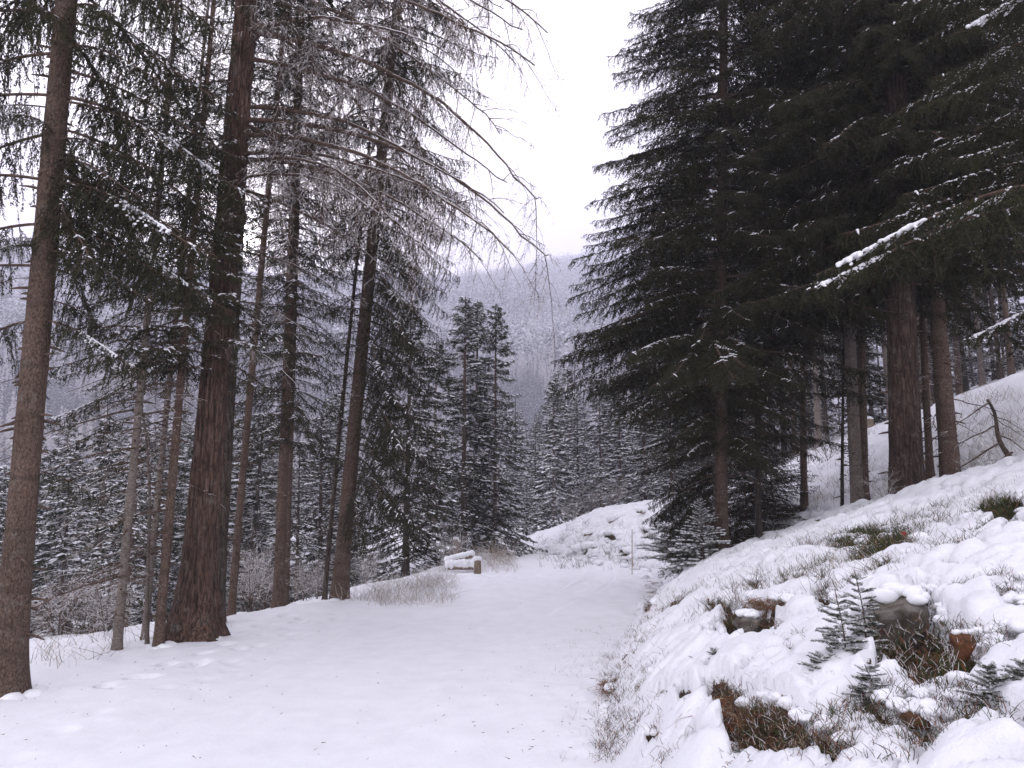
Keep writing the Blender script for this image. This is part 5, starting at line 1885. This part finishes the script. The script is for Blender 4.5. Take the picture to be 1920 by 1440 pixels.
tufts('rusty_grass', zone(70, (1330, 1310, 1400, 1365), 23, None, 0.0) + zone(30, (1130, 1275, 1160, 1305), 24) + zone(60, (1215, 1085, 1245, 1150), 25) + zone(30, (1415, 1130, 1470, 1150), 27, None, 0.03), 16, 0.16, 0.04, 0.004, ['rust', 'grass', 'twig'], [0.5, 0.25, 0.25], 0.9, 26)
tufts('earth_roots', zone(160, (1350, 1330, 1560, 1425), 28, None, -0.06) + zone(40, (1600, 1320, 1740, 1370), 29, None, -0.08), 16, 0.07, 0.05, 0.005, ['twig', 'rust', 'moss', 'grass'], [0.4, 0.2, 0.2, 0.2], 0.7, 30)
tufts('ledge_weeds', zone(45, (60, 1165, 640, 1260), 31, lambda x, y: y < np.interp(x, [0, 300, 460, 620], [1290, 1210, 1158, 1138])), 7, 0.35, 0.12, 0.007, ['hoar', 'twig', 'grass'], [0.4, 0.35, 0.25], 0.1, 32)
tufts('far_bank_stalks', zone(160, (1010, 985, 1240, 1070), 33, None, 0.03), 4, 0.28, 0.08, 0.010, ['twig', 'hoar', 'moss'], [0.5, 0.2, 0.3], 0.0, 34)
tufts('hill_grass', zone(480, (1480, 740, 1920, 960), 35, lambda x, y: y < crest(x) - 8), 6, 0.35, 0.15, 0.007, ['grass', 'hoar', 'twig'], [0.45, 0.25, 0.3], 0.1, 36)
tufts('road_edge_stalks', zone(60, (1050, 1180, 1150, 1430), 37), 3, 0.09, 0.05, 0.003, ['twig', 'grass'], [0.6, 0.4], 0.1, 38)


# ------------------------------------------------------------------ shrubs
def shrub_mesh(seed, h=1.3, frost=0.6, n=9):
    rs = np.random.default_rng(seed)
    A = Acc()
    s = np.linspace(0, 1, 7)
    D = unit(np.stack([rs.normal(0, 0.5, n), rs.normal(0, 0.5, n), np.ones(n)], 1))
    L = h * rs.uniform(0.5, 1.1, n)
    P = D[:, None] * (L[:, None] * s)[..., None] + np.cumsum(rs.normal(0, 0.02, (n, 7, 3)), 1) * h * s[None, :, None]
    P[:, 0, 2] -= 0.1
    A.curves(P, np.full(n, 0.009), BARK)
    for lev, (cnt, ln, rad) in enumerate(((11, 0.4, 0.0045), (5, 0.18, 0.0035))):
        npar, kp, _ = P.shape
        idx = np.repeat(np.arange(npar), cnt)
        u = rs.uniform(0.2, 1, len(idx))
        k0 = np.minimum((u * (kp - 1)).astype(int), kp - 2)
        f = (u * (kp - 1) - k0)[:, None]
        O = P[idx, k0] * (1 - f) + P[idx, k0 + 1] * f
        dd = unit(P[idx, k0 + 1] - P[idx, k0])
        Dd = unit(dd * 0.6 + rs.normal(size=dd.shape) * 0.55)
        l = ln * h * rs.uniform(0.4, 1.1, len(idx))
        ss = np.linspace(0, 1, 4)
        C = O[:, None] + Dd[:, None] * (l[:, None] * ss)[..., None]
        fz = rs.random(len(idx)) < frost
        for mk, sel in ((HOAR, fz), (BARK, ~fz)):
            if sel.any():
                A.curves(C[sel], np.full(sel.sum(), rad), mk)
        P = C
    return A.mesh('shrub', NMATS)


SHR = [shrub_mesh(800 + i, 1.3, 0.4 + 0.12 * i) for i in range(4)]
sh = [('frosted shrub on the ledge just right of the big left spruce', 105, 1215, 14, 1.0), ('pinkish frosted shrub left of the lone pale pole trunk', 150, 1205, 15, 1.1),
      ('low twiggy shrub at the foot of the lone pale pole trunk', 195, 1220, 13.5, 0.8), ('frosted shrub between the straight spruce and the mossy trunk', 470, 1140, 17, 1.2),
      ('pinkish bush just left of the straight brown spruce', 495, 1120, 19, 1.3), ('frosted bush right of the straight brown spruce', 570, 1125, 19, 0.9),
      ('brown bush left of the leaning red spruce foot', 595, 1130, 17.5, 0.7), ('twiggy bush right of the leaning red spruce foot', 680, 1115, 19, 0.8),
      ('snow-laced bush under the snowy spruces right of the far bend', 1110, 985, 36, 1.0), ('snow-laced bush behind the thick cut log', 1150, 970, 35, 1.1),
      ('frosty bush left of the long thin log', 1075, 995, 36, 0.8), ('bare bush arching beside the snow-capped posts', 836, 1070, 23, 0.9),
      ('bare bush right of the reddish trunk on the bank', 1840, 880, 12.5, 0.5), ('frosty bush behind the slender dark trunk', 1560, 955, 22, 0.8), ('scrubby bush at the foot of the thickest trunk', 1665, 940, 12.5, 0.35)]
for i, (lb, px, py, Y, s) in enumerate(sh):
    b = at(px, py, Y)
    link('shrub', SHR[i % 4], None, (b[0], b[1], float(H(b[0], b[1]))), (0, 0, i * 1.3), s, label=lb, category='shrub')

# crooked dark dead tree on the right crest
b = at(1912, 862, 12.0)
b[2] = H(b[0], b[1]) - 0.05
root = thing('crooked_tree', 'crooked dark bare tree leaning at the right edge of the bank crest', 'dead tree', tuple(b))
A = Acc()
t = np.linspace(0, 1, 14)
ctr = np.stack([-0.36 * t + 0.05 * np.sin(t * 9), 0.1 * t, 1.35 * t], 1)
A.tube(ctr, 0.045 * (1 - 0.7 * t) + 0.006, 8, 0)
link('trunk', A.mesh('trunk', [M['bark_dark']]), root)
for k, (u, az, s) in enumerate(((0.25, 3.0, 0.9), (0.4, 3.4, 1.3), (0.5, 2.9, 1.1), (0.6, 0.2, 0.8), (0.7, 3.1, 1.0), (0.85, 0.5, 0.7), (0.95, 2.7, 0.8), (0.8, -0.3, 0.6))):
    c = [np.interp(u, t, ctr[:, q]) for q in range(3)]
    link('dead_branch', DEAD[k % 4], root, c, (0, 0.25, az), s)

# fallen twigs along the crest in front of the thick trunk
for k, (px, py, az, s, lb) in enumerate(((1600, 962, 0.1, 1.2, 'bare fallen branch lying in front of the paired trunks'), (1690, 950, 0.5, 1.4, 'bare fallen branch at the foot of the thickest trunk'),
                                        (1745, 930, 0.35, 1.5, 'long bare fallen branch between the thickest and the reddish trunk'), (1810, 905, 0.6, 1.2, 'bare fallen branch right of the reddish trunk'),
                                        (1530, 975, 0.2, 0.9, 'bare fallen branch by the thin tan trunk'))):
    q = hit(px, py + 10)
    link('fallen_branch', DEAD[k % 4], None, (q[0], q[1], float(H(q[0], q[1])) + 0.06), (0, -0.25, az), s, label=lb, category='branch')


# needles and bark crumbs dropped on the road snow
rs = np.random.default_rng(91)
pts = []
for px, py in zip(rs.uniform(0, 1250, 900), rs.uniform(1120, 1440, 900)):
    q = hit(px, py, 60)
    a, b2 = float(xl(q[1])), float(xr(q[1]))
    e = min(abs(q[0] - a), abs(q[0] - b2))
    if a < q[0] < b2 and rs.random() < 0.15 + 0.85 * math.exp(-e / 0.8):
        pts.append([q[0], q[1], float(H(q[0], q[1])) + 0.05])
pts = np.array(pts)
A = Acc()
D = unit(rs.normal(size=(len(pts), 3)) * np.array([1, 1, 0.25]))
A.spikes(pts, D, rs.uniform(0.01, 0.045, len(pts)), 0.006, rs.choice(2, len(pts)), rs)
link('needle_litter', A.mesh('needle_litter', [M['twig'], M['lichen']]), kind='stuff')
